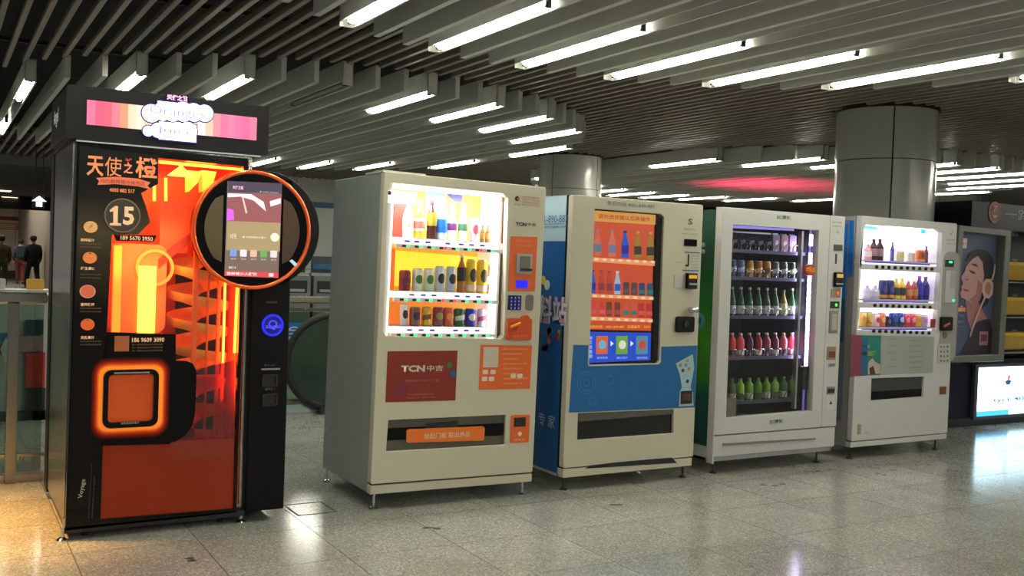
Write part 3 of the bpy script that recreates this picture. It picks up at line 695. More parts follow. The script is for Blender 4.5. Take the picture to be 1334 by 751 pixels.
bd([(504,264),(532,267),(528,310),(500,306)], (200,40,28), .35); bd([(520,262),(532,268),(530,312),(500,310)], (170,50,40), .3, 1)
bd([(556,248),(582,250),(586,300),(556,300)], (90,200,220), .6); bd([(583,252),(604,254),(602,264),(592,262)], (20,40,230), .5, 1)
bd([(604,256),(640,258),(650,315),(610,312)], (255,190,60), .7); bd([(640,262),(656,264),(655,318),(646,318)], (250,110,60), .5, 1)
bd([(500,325),(652,338),(650,380),(500,372)], (255,225,60), .8); bd([(500,322),(516,325),(514,378),(500,376)], (250,110,40), .5, 1)
bd([(500,392),(524,394),(522,430),(500,430)], (250,140,50), .5, 1); bd([(637,396),(645,396),(643,422),(634,422)], (230,60,240), .7, 2)
LW = mat('white_led_strip', (255,255,255), .4, 0, (255,250,250), 7, vary=0)
a = A.R(651,262,660,436,.03); MB().box(x1_-.035, x1_, .07, .09, z0_+.02, z1_-.03).build('led_strip', LW, ar)
MB().box(x0_, x0_+.02, .07, .085, z0_+.02, z1_-.1).build('led_strip', mat('soft_led', (255,240,230), .4, 0, (255,225,200), 2.0, vary=0), ar)
MB().box(x0_+.02, x1_-.04, .06, .09, z1_-.06, z1_-.035).build('led_strip', LW, ar)
MB().box(x0_-.0, x1_, .03, .07, z1_-.03, z1_).build('top_bar', mat('grey_bar', (90,84,96), .4, .3), ar)
A.ply('header_card', [(505,247),(548,250),(546,266),(504,264)], lit((255,255,255), .9), .05, .055)
x, z = A.P(511.5,251); MB().prism(circ(x, z, .012, 16), (), .046, .05).build('emblem_print', col((60,20,60)), ar); A.text('中吉', lit((120,190,240), .4), 514, 258.5, 4, .049, width=12)
LEDG = glow((60,255,140), 2.2); LEDR = glow((255,50,50), 2.2); LABB = col((50,50,190)); LABW = lit((250,248,255), .8)
def shelf(mach, pts, strip_h, btn_y, y_front, n, xs, labels_x, reds=(), depth=.2, back=.3):
    # pts: left and right end of the strip's top edge in the photograph
    (xa, ya), (xb, yb) = pts
    l = mach.P(xa, ya, y_front); r = mach.P(xb, yb, y_front)
    z1 = (l[1]+r[1])/2; hz = mach.P(xa, ya, y_front)[1]-mach.P(xa, ya+strip_h, y_front)[1]
    s_ = MB().box(l[0], r[0], y_front, back, z1-.012, z1).build('shelf', WHITE, mach.r)
    MB().box(l[0], r[0], y_front-.008, y_front, z1-hz, z1).build('price_strip', LABW, mach.r)
    return z1, l[0], r[0], hz
rows = []
for (xa, ya, xb, yb), bys, lx, reds in (((507,307.5,654,318.5), (314,325), (530,542.5,557,583,600.5,614,628), (578.6,620)),
                                 ((504,376,648,386), (384,392), (536,551,565,595,609,623), (574,590)),
                                 ((500,423,645,429), (431,434), (533,548,562.5,593,607,621), ())):
    z1, xl, xr, hz = shelf(A, ((xa,ya),(xb,yb)), 8.5, None, .07, 9, None, lx)
    rows.append(z1)
    for x in lx:
        t = (x-xa)/(xb-xa); X_ = A.P(x, ya, .07)[0]
        MB().box(X_-.016, X_+.016, .059, .062, z1-.026, z1-.016).build('price_tag', LABB, ar)
    # buttons under the strip
    MB().box(xl+.04, xr, .05, .07, z1-hz-.024, z1-hz-.002).build('button_bar', lit((215,205,200), .25), ar)
    for i in range(8):
        X_ = xl+.09+i*.0835
        MB().box(X_-.012, X_+.012, .044, .05, z1-hz-.018, z1-hz-.006).build('button', BLACK, ar)
        red = (z1 > 1.5 and i in (3,6)) or (1.2 < z1 < 1.5 and i in (3,4))
        MB().cyl((X_+.027,.044,z1-hz-.012), (X_+.027,.05,z1-hz-.012), .009, 10).build('button_lamp', LEDR if red else LEDG, ar)
def put(mach, rowz, x, top, wpx, kind, dy=.14, **k):
    p = mach.P(x, top, dy); X_ = p[0]; r = (mach.P(x+wpx/2, top, dy)[0]-mach.P(x-wpx/2, top, dy)[0])/2
    H = p[1]-rowz
    loc = Matrix.Rotation(mach.tilt, 3, 'Y') @ Vector((X_, dy, rowz+.0005)) + Vector((mach.X, mach.Y, 0))
    return loc, H, r
G1 = 'drinks in the lit window of the cream and orange machine'
r0, r1, r2 = rows
SH = ['top shelf', 'middle shelf', 'bottom shelf']
W1 = 'of the first cream machine'
def B1(x, top, wpx, row, txt, **k):
    loc, H, r = put(A, rows[row], x, top, wpx, 'b'); bottle(loc, H, r, label=txt, group=G1, **k)
def C1(x, top, wpx, row, txt, c1, c2, **k):
    loc, H, r = put(A, rows[row], x, top, wpx, 'c'); can(loc, H, r, c1, c2, txt, G1, **k)
B1(533,262,12.5,0,'all white bottle at left end of top shelf '+W1, cbody=(245,240,240), clabel=(250,250,250), ccap=(255,255,255), band=(215,205,200))
B1(547.5,263,12.5,0,'yellow bottle with white label beside the cola on top shelf '+W1, cbody=(240,190,70), clabel=(240,225,220), ccap=(240,220,220), band=(200,120,110))
B1(564,262,12.5,0,'dark cola bottle with red cap on top shelf '+W1, cbody=(60,28,24), clabel=(150,140,50), ccap=(225,30,60), lab=(.35,.7))
B1(577,264,12.5,0,'clear water bottle with bright blue label on top shelf '+W1, cbody=(190,225,235), clabel=(30,110,215), ccap=(240,240,250))
B1(590.5,266,11,0,'tall clear bottle with a purple stripe on top shelf '+W1, cbody=(240,235,215), clabel=(245,240,240), ccap=(255,255,255), tall=True, band=(120,60,120))
B1(604.5,266,11,0,'tall clear bottle with a green stripe on top shelf '+W1, cbody=(240,235,215), clabel=(245,240,240), ccap=(255,255,255), tall=True, band=(70,120,90))
C1(618.5,284,11,0,'short white can with a pinkish red label on top shelf '+W1,(225,225,250),(190,70,90), emblem='disc')
B1(629,294,6,0,'left one of two tiny brown bottles on top shelf '+W1, cbody=(110,80,30), clabel=(150,110,50), ccap=(70,60,30))
B1(636,294,6,0,'right one of two tiny brown bottles on top shelf '+W1, cbody=(110,80,30), clabel=(140,110,60), ccap=(70,60,30))
C1(528,352,14,1,'dark red can at left end of middle shelf '+W1,(130,30,40),(90,20,40), emblem='band')
C1(544.5,350,13,1,'white can with green oval, left twin on middle shelf '+W1,(240,245,235),(60,130,50), c3=(200,220,190))
C1(559,350,13,1,'white can with green oval, right twin on middle shelf '+W1,(240,245,235),(60,130,50), c3=(200,220,190))
C1(573.5,347,12.5,1,'left one of two pale blue cans on middle shelf '+W1,(215,225,245),(30,35,60))
C1(588,347.5,12.5,1,'right one of two pale blue cans on middle shelf '+W1,(215,225,245),(30,35,60))
B1(602.5,332,10.5,1,'tall bottle with black oval label on middle shelf '+W1, cbody=(190,120,60), clabel=(25,28,40), ccap=(245,245,240), lab=(.3,.66))
C1(615,338,13,1,'first of two tall yellow cans on middle shelf '+W1,(250,215,40),(60,50,40), c3=(235,215,205))
C1(629,339,13,1,'right one of two tall yellow cans on middle shelf '+W1,(250,215,40),(60,50,40), c3=(235,215,205))
C1(638,345,7,1,'red and white can at right end of middle shelf '+W1,(215,90,80),(250,240,235), emblem='band', c3=(130,50,40))
C1(527,396,10,2,'slim white can with black disc on bottom shelf '+W1,(240,240,250),(50,50,60))
C1(541,400,13,2,'dark blue and red can, second on bottom shelf '+W1,(150,100,90),(40,50,80), emblem='disc')
C1(556,400,12,2,'yellow and brown can on bottom shelf '+W1,(240,200,60),(140,90,40), emblem='band')
C1(571,400,13,2,'red and grey can with a green emblem on bottom shelf '+W1,(170,60,80),(150,160,80), c3=(110,110,120))
C1(584.5,401,13,2,'orange can on bottom shelf '+W1,(240,110,70),(250,170,80), emblem='disc')
C1(598.5,402,13,2,'green can with a slanted white figure on bottom shelf '+W1,(30,120,60),(225,240,235), emblem='band')
C1(613,402,13,2,'deep blue can with a white disc on bottom shelf '+W1,(20,50,200),(235,225,235), c3=(20,40,160))
C1(627.5,403,11,2,'white can with pink band at right end of bottom shelf '+W1,(235,225,245),(190,70,110), emblem='band')
A.ply('window_glass', [(509,238),(655,252),(662,258),(657,437),(652,442),(503,438),(499,432),(506,242)], CLEAR, .012, .016)
al = bpy.data.lights.new('display_light', 'AREA'); al.shape = 'RECTANGLE'; al.size = .7; al.size_y = .1; al.energy = 14; al.color = (1,.96,.92)
lo = bpy.data.objects.new('display_light', al); C.objects.link(lo); lo.parent = ar; lo.location = (.45, .1, z1_-.07); lo.rotation_euler = (0.2, 0, 0)
# right column
ORA = mat('orange_film', (232,104,40), .4, vary=.03); ORD2 = mat('deep_orange_moulding', (215,84,28), .35)
x, z = A.P(673.5,259); MB().prism(circ(x, z, .016, 18), (), -.002, 0).build('emblem_print', col((50,16,30)), ar)
MB().prism([(x,z-.007),(x+.017,z-.012),(x+.017,z+.01),(x,z+.004)], (), -.003, -.001).build('emblem_print', col((190,90,100)), ar)
A.text('中吉', col((90,85,80)), 673.5, 266.5, 2.6, width=8)
for i, t in enumerate(('出售热线服务','冷热饮料一体机系列','智能商品贩卖机系列','微信支付宝支付')): A.text(t, col((190,90,90)), 691.5, 257.5+i*3.4, 2.5, width=23)
A.text('TCN', col((30,22,22)), 678.5, 292.3, 4.8, width=14, bold=.05); A.text('中吉', col((60,55,52)), 692.3, 292.8, 4.2, width=12, bold=.02)
A.ply('payment_panel', [(665,308),(700,309),(696.5,380),(661.5,380)], ORA, -.003, 0)
A.plate('note_slot_frame', (672,331,692,357), SILVER, -.012, -.002); A.plate('note_slot', (676.5,334,689,354), mat('slot_grey', (110,105,98), .5), -.02, -.01, bevel=.003)
A.plate('note_slot_mouth', (677,350,691,353), DARK, -.023, -.019)
A.plate('display', (672,365.5,687,375.5), glow((20,20,255), 1.3), -.006, -.002)
for i in range(2): A.text('投币口 使用说明', col((245,150,90)), 682, 314+i*6, 2, width=22, y_off=-.0045)
A.plate('keypad', (661.5,385,678.5,404), mat('keypad_black', (30,30,60), .4), -.006, 0)
for i in range(4):
    for j in range(3):
        x, z = A.P(665.5+j*4.8-.2*i, 388+i*4.5); MB().box(x-.010, x+.010, -.010, -.005, z-.010, z+.010).build('key', mat('key_dark', (24,24,80), .4), ar)
        MB().box(x-.003, x+.003, -.0115, -.0095, z-.006, z+.004).build('key_mark', glow((120,120,255), 1.3), ar)
a = A.R(684.5,384,694.5,405); MB().prism(rrect(*a, .02), (), -.005, 0).build('card_reader', mat('grey_oval', (120,116,108), .4), ar)
A.plate('coin_unit', (659,415,691,443), ORD2, -.02, 0, r=.015, bevel=.004)
x, z = A.P(683,416); MB().prism(circ(x, z-.008, .035, 20), (), -.021, 0).build('coin_unit_top', ORD2, ar)
x, z = A.P(667,424.5); ringy(MB(), x, z, .028, .034, -.026, -.018).build('knob_ring', ORD2, ar)
MB().path([A.P(662,426)[0:1]+(-.03,)+A.P(662,426)[1:], A.P(675,421)[0:1]+(-.03,)+A.P(675,421)[1:]], .009, 8).build('return_lever', mat('amber_lever', (250,160,60), .3), ar)
A.text('退币 投币', col((250,150,90)), 675, 438, 2.5, y_off=-.0215, width=20)
# stickers lower front
A.ply('red_poster', [(505,458),(596,457),(593,522),(502,524.5)], mat('red_brown_poster', (132,42,30), .35, vary=.08), -.002, 0)
A.text('TCN', col((215,200,195)), 538, 480.5, 8.5, width=31, bold=.045); A.text('中吉', col((200,185,180)), 566.5, 480, 8, width=21, bold=.015)
A.text('智能商业显示广告', col((185,110,95)), 550, 496, 3, width=44); A.text('TCN VENDING MACHINE', col((200,120,80)), 548, 514, 2, width=34); A.text('www.tcn.com   4006 731 858', col((200,120,80)), 548, 518, 2, width=38)
for x, y, r_, c__ in ((585.5,476,.018,(40,110,60)),(590,487,.022,(30,90,150))):
    x, z = A.P(x, y); MB().prism(circ(x, z, r_, 18), (), -.003, -.001).build('poster_dot', col(c__), ar)
A.ply('poster_blot', [(514,506),(520,498),(529,497),(531,506),(528,513),(519,516),(513,514)], col((120,38,58)), -.003, -.001)
A.ply('instruction_sticker', [(626,449.5),(693,450.5),(690,507),(623.5,508)], ORA, -.002, 0)
A.plate('sticker_card', (629.5,452.5,649,479), col((205,196,176)), -.003, -.001)
for i in range(8): A.text(('• 微信支付宝扫码支付购买','  请选择您需要的商品','• 请按键选择商品编号后','• 取出商品关好门板'), col((250,180,130)), 670, 455+i*6.4, 2.2, width=36-(i % 3)*7) if False else A.text(('• 微信支付宝扫码支付','请选择您需要的商品','• 请按键选择商品编号','• 取出商品关好门板')[i % 4], col((250,190,140)), 670-(i % 3)*3, 455+i*6.4, 2.3, width=34-(i % 3)*8)
for x, y in ((632,485),(642,485),(631,494),(640,494),(668.5,490),(677,490)): A.plate('sticker_icon', (x-3.4,y-2.8,x+3.4,y+2.8), col((235,215,200)), -.003, -.001, r=.006)
# delivery flap
x0_, x1_, z0_, z1_ = min(p[0] for p in hole2), max(p[0] for p in hole2), min(p[1] for p in hole2), max(p[1] for p in hole2)
MB().box(x0_-.01, x1_+.01, .05, .35, z0_-.02, z0_-.01).box(x0_-.01, x1_+.01, .34, .35, z0_-.01, z1_+.02).build('delivery_bin', mat('bin_grey', (80,76,70), .5), ar)
MB().prism(hole2, (), .018, .026).build('delivery_flap', mat('smoky_flap', (92,88,80), .12, vary=.1), ar)
A.ply('flap_slot', [(503,559),(658,552),(657.5,568),(502.5,575)], GLOSSB, .014, .018)
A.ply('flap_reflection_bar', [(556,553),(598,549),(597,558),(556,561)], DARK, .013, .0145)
MB().prism(A.poly([(533,560),(630,556),(632,558),(631,573),(629,574.5),(532,577.5),(530,576),(530.5,562)]), (), .004, .014).build('flap_sticker', mat('bright_orange', (240,120,40), .4), ar)
A.text('拾起门板 取出商品', col((235,210,180)), 583, 567.5, 7.5, width=60, y_off=.002, bold=.01)
A.plate('reader_panel', (665,541,689,577), ORA, -.006, 0, r=.01); A.plate('reader_window', (669,544,684,556), DARK, -.009, -.005)
x, z = A.P(676.5,565.5); MB().prism(circ(x, z, .014, 16), (), -.009, -.005).build('reader_button', col((235,225,215)), ar); A.text('请刷卡', col((245,190,140)), 676, 573, 2.8, width=14, y_off=-.007)
A.text('tcn', col((225,225,225)), 438, 330, 2) if False else None

# ------------------------------------------------------------------ 3. cream and blue machine with screen
B = Mach('vending_machine', 3.60, 5.36, 'cream and blue vending machine with a tall orange display screen and blue side')
br = B.r; W = 1.12; Z0, Z1 = .1, 1.965
SEA = mat('sea_blue_film', (20,98,160), .35, vary=.05); BLUE2 = mat('sea_blue_side', (14,92,165), .3, vary=.1, scale=3)
c_ = MB(); shell(c_, .008, W-.008, .06, .85, Z0, Z1); c_.build('cabinet', CREAM, br, bevel=.004)
hS = B.poly([(775,272),(861,279),(865,283),(859,470),(856,474),(768,476),(767.5,473)]); hD = B.poly([(753,539),(878,534),(877,565),(752,574)])
MB().prism(rrect(0, W, Z0+.055, Z1, .012, 3), [list(reversed(hS)), list(reversed(hD))], 0, .055).build('door', CREAM, br, bevel=.006)
MB().box(0, W-.01, .0, .06, Z0-.01, Z0+.047).build('base_rail', CREAM, br, bevel=.004)
MB().prism(B.poly([(762,611),(768,607),(800,603),(850,598.5),(875,596.5),(882,603.5)]), (), -.002, .0).build('kick_recess', DARK, br)
MB().box(.01, W-.01, .02, .06, Z0+.045, Z0+.057).build('gap', DARK, br)
MB().box(.0, .012, .055, .075, Z0+.05, Z1).build('door_gasket', BLACK, br)
for x, y in ((.04,.05),(W-.05,.05),(.04,.8),(W-.05,.8)): levelling_foot(br, x, y, Z0-.01, mat('dull_foot', (70,66,62), .4, .6))
# screen
MB().prism(hS, (), .04, .05).build('screen_glass', GLOSSB, br)
def SP(name, pts, m, k=0): return B.ply(name, pts, m, .034-k*.002, .040-k*.002)
SP('screen_field', [(775.5,274),(857,280),(852,432),(768.5,430)], mat('screen_orange', (10,8,6), .3, 0, (240,88,42), .62, vary=0))
SP('screen_header', [(775.5,274),(858,280),(857.5,293),(775,288)], glow((240,175,80), .7), 1)
B.text('请先选货确认后再操作', glow((200,50,20), .8), 817, 284, 6.5, width=68, y_off=.028, bold=.015)
for pts in ([(772,335),(859-2,341),(856.5,347),(771.5,341)], [(770,383.5),(855,387),(855,391.5),(770,388)], [(769,413),(854,416),(854,420.5),(769,418)]):
    SP('screen_shelf', pts, glow((255,165,100), .8), 1)
    for i in range(8): 
        x = pts[0][0]+6+i*10.5; y = (pts[0][1]+pts[3][1])/2+i*.5; SP('screen_tag', [(x,y-1.5),(x+5,y-1.3),(x+5,y+1.7),(x,y+1.5)], glow((255,225,190), .8), 2)
def pic(x, yt, yb, w_, c1, c2, c3, kind='b'):
    k = w_/2
    if kind == 'b': pts = [(x-k,yb),(x+k,yb),(x+k,yb-(yb-yt)*.5),(x+k*.4,yb-(yb-yt)*.82),(x+k*.4,yt),(x-k*.4,yt),(x-k*.4,yb-(yb-yt)*.82),(x-k,yb-(yb-yt)*.5)]
    else: pts = [(x-k,yb),(x+k,yb),(x+k,yt+1.5),(x+k*.8,yt),(x-k*.8,yt),(x-k,yt+1.5)]
    SP('drink_picture', pts, glow(c1, .7), 2)
    h_ = yb-yt
    SP('drink_picture_label', [(x-k,yb-h_*.15),(x+k,yb-h_*.15),(x+k,yb-h_*.45),(x-k,yb-h_*.45)], glow(c2, .7), 3)
    if c3: SP('drink_picture_cap', [(x-k*.45,yt+h_*.08),(x+k*.45,yt+h_*.08),(x+k*.45,yt),(x-k*.45,yt)], glow(c3, .7), 3)
for x, c1, c2, c3 in ((782,(225,110,90),(100,130,150),(160,120,150)),(801,(235,120,90),(120,130,170),(150,130,150)),(818,(20,90,210),(10,30,160),(20,30,120)),(834.5,(170,130,30),(50,40,30),(220,170,60)),(851,(170,130,30),(50,40,30),(220,170,60))):
    pic(x, 299+(x-782)*.05, 333.5+(x-782)*.07, 9, c1, c2, c3)
for x, c1, c2, c3, k_ in ((775.5,(20,90,210),(20,30,150),(20,30,120),'b'),(787,(200,70,50),(150,50,60),(170,50,40),'b'),(797.5,(200,70,50),(150,50,60),(170,50,40),'b'),(808,(190,200,220),(30,90,200),(230,225,230),'b'),
      (819.5,(80,55,60),(110,80,80),None,'c'),(830,(90,60,70),(110,80,90),None,'c'),(840,(30,60,120),(30,130,110),None,'c'),(850.5,(30,80,110),(40,130,110),None,'c')):
    pic(x, (352 if k_ == 'b' else 366)+(x-775)*.05, 382.5+(x-775)*.045, 7.5, c1, c2, c3, k_)
for x, c1, c2, k_ in ((777,(230,60,70),(230,90,90),'b'),(788,(225,50,60),(240,100,100),'b'),(797,(130,50,30),(170,80,60),'c'),(808,(130,50,30),(170,80,60),'c'),(819,(220,90,60),(40,130,110),'c'),(829,(220,90,60),(40,130,110),'c'),(839,(200,40,40),(230,90,80),'c'),(849.5,(200,40,40),(230,80,80),'c')):
    pic(x, 393+(x-775)*.04, 412+(x-775)*.035, 7, c1, c2, None, k_)
B.text('服务热线：4001-890-887   机器编号：5024', glow((255,190,60), .9), 811, 426.5, 4, width=80, y_off=.03, bold=.01)
SP('screen_footer', [(768,433),(852,434.5),(851,470),(767.5,474)], mat('screen_blue', (6,8,20), .3, 0, (20,80,220), .8, vary=0), 1)
for i, (x, c1, c2) in enumerate(((788,(235,110,60),(120,190,220)),(814,(120,180,60),(240,240,220)),(840,(90,150,170),(210,70,60)))):
    SP('step_picture', [(x-7.5,438.5),(x+7.5,438.5),(x+7,462),(x-8,462.5)], glow(c1, .75), 2)
    q, z = B.P(x, 450); MB().prism(circ(q, z, .03, 18), (), .026, .030).build('step_picture_detail', glow(c2, .8), br)
    B.text(('选择商品','确认支付','取出商品')[i], glow((200,225,255), .8), x, 467, 3, width=14, y_off=.03)
    if i < 2: SP('step_arrow', [(x+11,445),(x+15,448.5),(x+11,452)], glow((220,235,255), 1), 2)
for i, t in enumerate('购买流程图'): B.text(t, glow((220,235,255), .9), 772.5, 441+i*6, 4.5, width=4.5, y_off=.03)
B.ply('screen_bezel', [(858.5,282),(866,283),(860,474),(853.5,474)], GLOSSB, .02, .036)
SPEC = mat('screen_pane', (0,0,0), .05)
B.ply('screen_pane', [(775,272),(861,279),(865,283),(859,470),(856,474),(768,476)], CLEAR, .006, .009)
# blue band on the front
bl = B.poly([(747,449.5),(766.5,450),(765.5,474),(767,477.5),(858,475),(861,472),(861.5,452),(908,450.5),(905,531),(741,538)])
MB().prism(bl, (), -.002, 0).build('blue_film', SEA, br)
LB = mat('pale_blue_line', (60,130,180), .35)
for x, y, rr in ((764,499,(.075,.055,.025)),(772,522,(.035,.02)),(752,528,(.07,.06)),(795,495,(.03,))):
    q, z = B.P(x, y)
    for r_ in rr:
        z0c = B.P(x,536)[1]
        pts = [(q+r_*math.cos(a), z+r_*math.sin(a)) for a in [2*math.pi*i/28 for i in range(28)]]
        if all(p[1] > B.P(x, 535)[1] and p[0] > .03 for p in pts): ringy(MB(), q, z, r_-.004, r_, -.0035, -.001).build('ring_print', LB, br)
B.ply('cup_print', [(880,474),(902,462),(904,479),(899,506),(902,511),(903,529),(884,530),(885,511),(888,505),(885,488)], mat('pale_cup_print', (165,195,205), .35), -.004, -.002)
B.ply('cup_print_dark', [(886.5,510),(901,509),(901,526),(886,527)], DARK, -.006, -.004); B.ply('cup_print_dark', [(889,513),(899,513),(899,522),(889,522)], col((90,40,30)), -.007, -.006)
for x, y, c__ in ((886,476,(190,130,60)),(895,470,(200,150,60)),(897,481,(190,140,60)),(889,483,(40,60,90)),(893,476,(90,150,190)),(895,497,(40,40,60))):
    q, z = B.P(x, y); MB().prism(circ(q, z, .013, 12), (), -.006, -.004).build('cup_print_spot', col(c__), br)
# flap
MB().prism(hD, (), .02, .03).build('delivery_flap', mat('smoky_black_flap', (30,31,33), .12, vary=.1), br)
B.ply('flap_top', [(754,540),(878,534.5),(877.5,540),(753.5,550)], mat('glossy_lip', (130,126,118), .15, .8), .008, .02)
MB().box(.05, 1.0, .04, .3, .3, .31).build('delivery_bin', DARK, br)
# right controls
B.text('售后热线 4001-890-887', col((110,120,130)), 822, 267, 5.5, width=62, bold=.01)
B.text('S', col((90,85,78)), 899, 289, 8, width=6, bold=.03); B.text('智能售货机', col((120,112,100)), 898, 299, 3, width=15); B.text('自动售货 方便快捷', col((130,122,108)), 897.5, 305, 1.6, width=22)
B.plate('led_display', (891,312,907.5,321), GLOSSB, -.006, 0, bevel=.002)
B.plate('blue_rule', (892,328.5,911.5,330), col((40,120,160)), -.002, 0); B.plate('blue_rule', (889,352,910,353.5), col((40,120,160)), -.002, 0)
B.plate('note_diagram', (896,331.5,897.5,346), BLACK, -.003, 0); B.plate('note_diagram', (893,345,897,347.5), BLACK, -.003, 0)
for i in range(5): B.text('请放入纸币硬币', col((100,150,165)), 905, 333+i*4, 2, width=10)
B.text('请投币', col((140,132,116)), 885.5, 342, 2, width=12)
B.plate('white_card', (878,358,890,375), col((200,192,190)), -.003, 0)
B.plate('note_acceptor', (892.5,356,905.5,376.5), BLACK, -.03, 0, bevel=.006); B.plate('note_acceptor_window', (894,358.5,904,363), lit((230,170,30), .4), -.034, -.028); B.plate('note_mouth', (894,369,905,371.5), SILVER, -.036, -.028)
q, z = B.P(899,404); MB().cyl((q-.03,-.03,z), (q+.035,-.03,z+.008), .02, 14).build('chrome_lock', CHROME, br, smooth=True); MB().cyl((q+.03,-.0,z), (q+.03,-.045,z), .018, 14).build('chrome_lock', CHROME, br, smooth=True)
B.plate('coin_return', (879.5,412.5,902.5,433), BLACK, -.02, 0, r=.015, bevel=.005)
q, z = B.P(891,422); MB().prism(circ(q, z, .022, 16), (), -.028, -.02).build('coin_knob', DARK, br)
# left side of machine, facing -x
def side(mach, pts, m, name, off=-.001, t=.003, X=None, parent=None):
    X = mach.X if X is None else X; q = []
    for x, y in pts:
        p = onX(x, y, X); q.append((p.y-mach.Y, p.z))
    return MB().prism(q, (), off-t, off, axis='x').build(name, m, parent or mach.r)
MB().box(.003, .008, .08, .85, Z0-.01, Z1).build('blue_side_film', BLUE2, br)
MB().box(-.0, .003, .08, .85, 1.66, Z1).build('pale_side_film', mat('pale_blue_film', (190,212,230), .35), br)
MB().box(.0, .003, .08, .85, Z0-.012, Z0+.004).build('side_trim', WHITE, br)
text('4001-890-887', SEA, br, .26, 1.81, .05, face='left', X=-.002, width=.42); text('www.szzongda.com', SEA, br, .26, 1.755, .02, face='left', X=-.002, width=.4)
MB().box(-.002, 0, .1, .6, 1.775, 1.778).build('rule', SEA, br)
text('饮料站', col((215,150,200)), br, .29, 1.19, .2, face='left', X=-.0015, width=.56, bold=.07); text('饮料站', col((235,235,245)), br, .29, 1.19, .19, face='left', X=-.003, width=.54, bold=.02)
for i, t in enumerate('饮料机专家'): text(t, col((190,205,225)), br, .66-i*.125, .44, .09, face='left', X=-.0015, width=.085, bold=.01)
rnd = random.Random(3)
for i in range(26):
    y = rnd.uniform(.1,.6); z = 1.08-rnd.uniform(0,.35)*(y/.5)*.9; r_ = rnd.uniform(.008,.028); c__ = rnd.choice(((200,160,50),(150,40,40),(190,100,50),(60,130,190),(120,40,70)))
    MB().prism(circ(y, z, r_, 12), (), -.0015, .0, axis='x').build('fruit_print', col(c__), br)
for i in range(5):
    y = .28+i*.05; z = 1.42-abs(i-2)*.03; MB().prism(circ(y, z, .035-.004*i, 12), (), -.0015-.0004*i, .0, axis='x').build('splash_print', col(((225,225,220),(230,190,60),(60,150,190),(200,60,50),(210,225,230))[i]), br)

# ------------------------------------------------------------------ 4. glass fronted spiral machine with green side
G = Mach('vending_machine', 4.925, 5.377, 'white glass fronted vending machine with green side, rows of bottles and a violet light strip')
gr = G.r; W = 1.29; Z0, Z1 = .095, 1.965
XD = G.P(1076,420)[0]       # door / control column seam
MB().box(0, .02, .03, .85, Z0, Z1).box(W-.02, W, .03, .85, Z0, Z1).box(0, W, .03, .85, Z1-.02, Z1).box(0, W, .03, .85, Z0, Z0+.02).box(0, W, .83, .85, Z0, Z1).build('cabinet', WHITE, gr)
gh = G.poly([(955,293),(1067,300),(1058,536),(946,545)])
zs = G.P(1000,563)[1]
MB().prism(rrect(.0, XD-.003, zs+.004, Z1, .02, 4), [list(reversed(gh))], -.0, .06).build('door', WHITE, gr, bevel=.008)
MB().box(XD, W, .0, .06, zs+.004, Z1).build('control_column', WHITE, gr, bevel=.004)
MB().box(.0, W-.005, .005, .06, Z0+.035, zs-.004).build('lower_panel', WHITE, gr, bevel=.005)
MB().box(.03, W-.03, .02, .06, Z0, Z0+.035).build('bottom_rail', SILVER, gr)
G.ply('pressed_ridge', [(942,578),(1062,571),(1062,573),(942,581)], mat('ridge_grey', (130,124,120), .5), -.006, .006)
MB().box(-.012, .0, -.01, .06, Z0-.01, Z1).build('hinge_edge', WHITE, gr, bevel=.003)
for x, y in ((.06,.06),(W-.14,.06),(.06,.8),(W-.14,.8)): levelling_foot(gr, x, y, Z0, mat('dull_foot', (70,66,62), .4, .6))
# interior
INT = mat('dark_interior', (44,42,52), .4, vary=.1); VIO = mat('violet_liner', (150,140,190), .4)
xg0, xg1 = .07, G.P(1063,420)[0]+.02; xi1 = G.P(1047,420,.1)[0]
MB().box(xg0-.01, xg0, .06, .8, .3, 1.93).box(xi1, xi1+.012, .09, .8, .3, 1.93).box(xg0, xi1, .79, .8, .3, 1.93).box(xg0, xi1, .06, .8, .29, .3).box(xg0, xi1, .06, .8, 1.9, 1.91).build('inner_liner', INT, gr)
MB().box(xi1+.012, xg1, .1, .11, .3, 1.93).build('light_panel', mat('violet_back_panel', (120,112,150), .45, emit=(140,130,220), es=.45), gr)
MB().box(xg1, xg1+.01, .06, .11, .3, 1.93).build('inner_edge', mat('inner_edge', (70,64,80), .5), gr)
G.ply('top_light', [(955,291.5),(1041,296.5),(1041,301),(955,297)], glow((150,140,240), .95), .05, .058)
vl = mat('violet_white_led', (255,255,255), .4, 0, (215,205,255), 9, vary=0)
for i in range(22):
    y = 306+i*8.0; x = 1058.5-(y-306)*.036
    if i in (2,): continue
    a = G.R(x-2.2, y, x+2.2, y+6.6, .08); MB().box(a[0], a[1], .085, .1, a[2], a[3]).build('led', vl, gr)
G.plate('card_box', (1046,478,1059,508), DARK, .05, .1, dy=.05)
G.plate('inner_pillar', (1040.5,301,1043,533), ALU, .045, .08, dy=.04)
RZ = []
tray_m = mat('tray_grey', (110,108,125), .3, .7); coil_m = mat('coil_steel', (150,150,165), .22, 1)
rowpx = (328.5, 363.5, 413.5, 466, 523)
for i, y in enumerate(rowpx):
    z = G.P(995, y, .12)[1]; RZ.append(z)
    MB().box(xg0, xi1, .12, .78, z-.012, z).build('tray', tray_m, gr)
    MB().box(xg0, xi1, .112, .12, z-.014, z+.012).build('tray_lip', mat('tray_lip', (84,80,110), .3, .5), gr)
xsp = [950, 961, 972.5, 984, 995, 1006, 1017, 1028]
G4 = 'snacks and drinks behind the glass of the green sided machine'
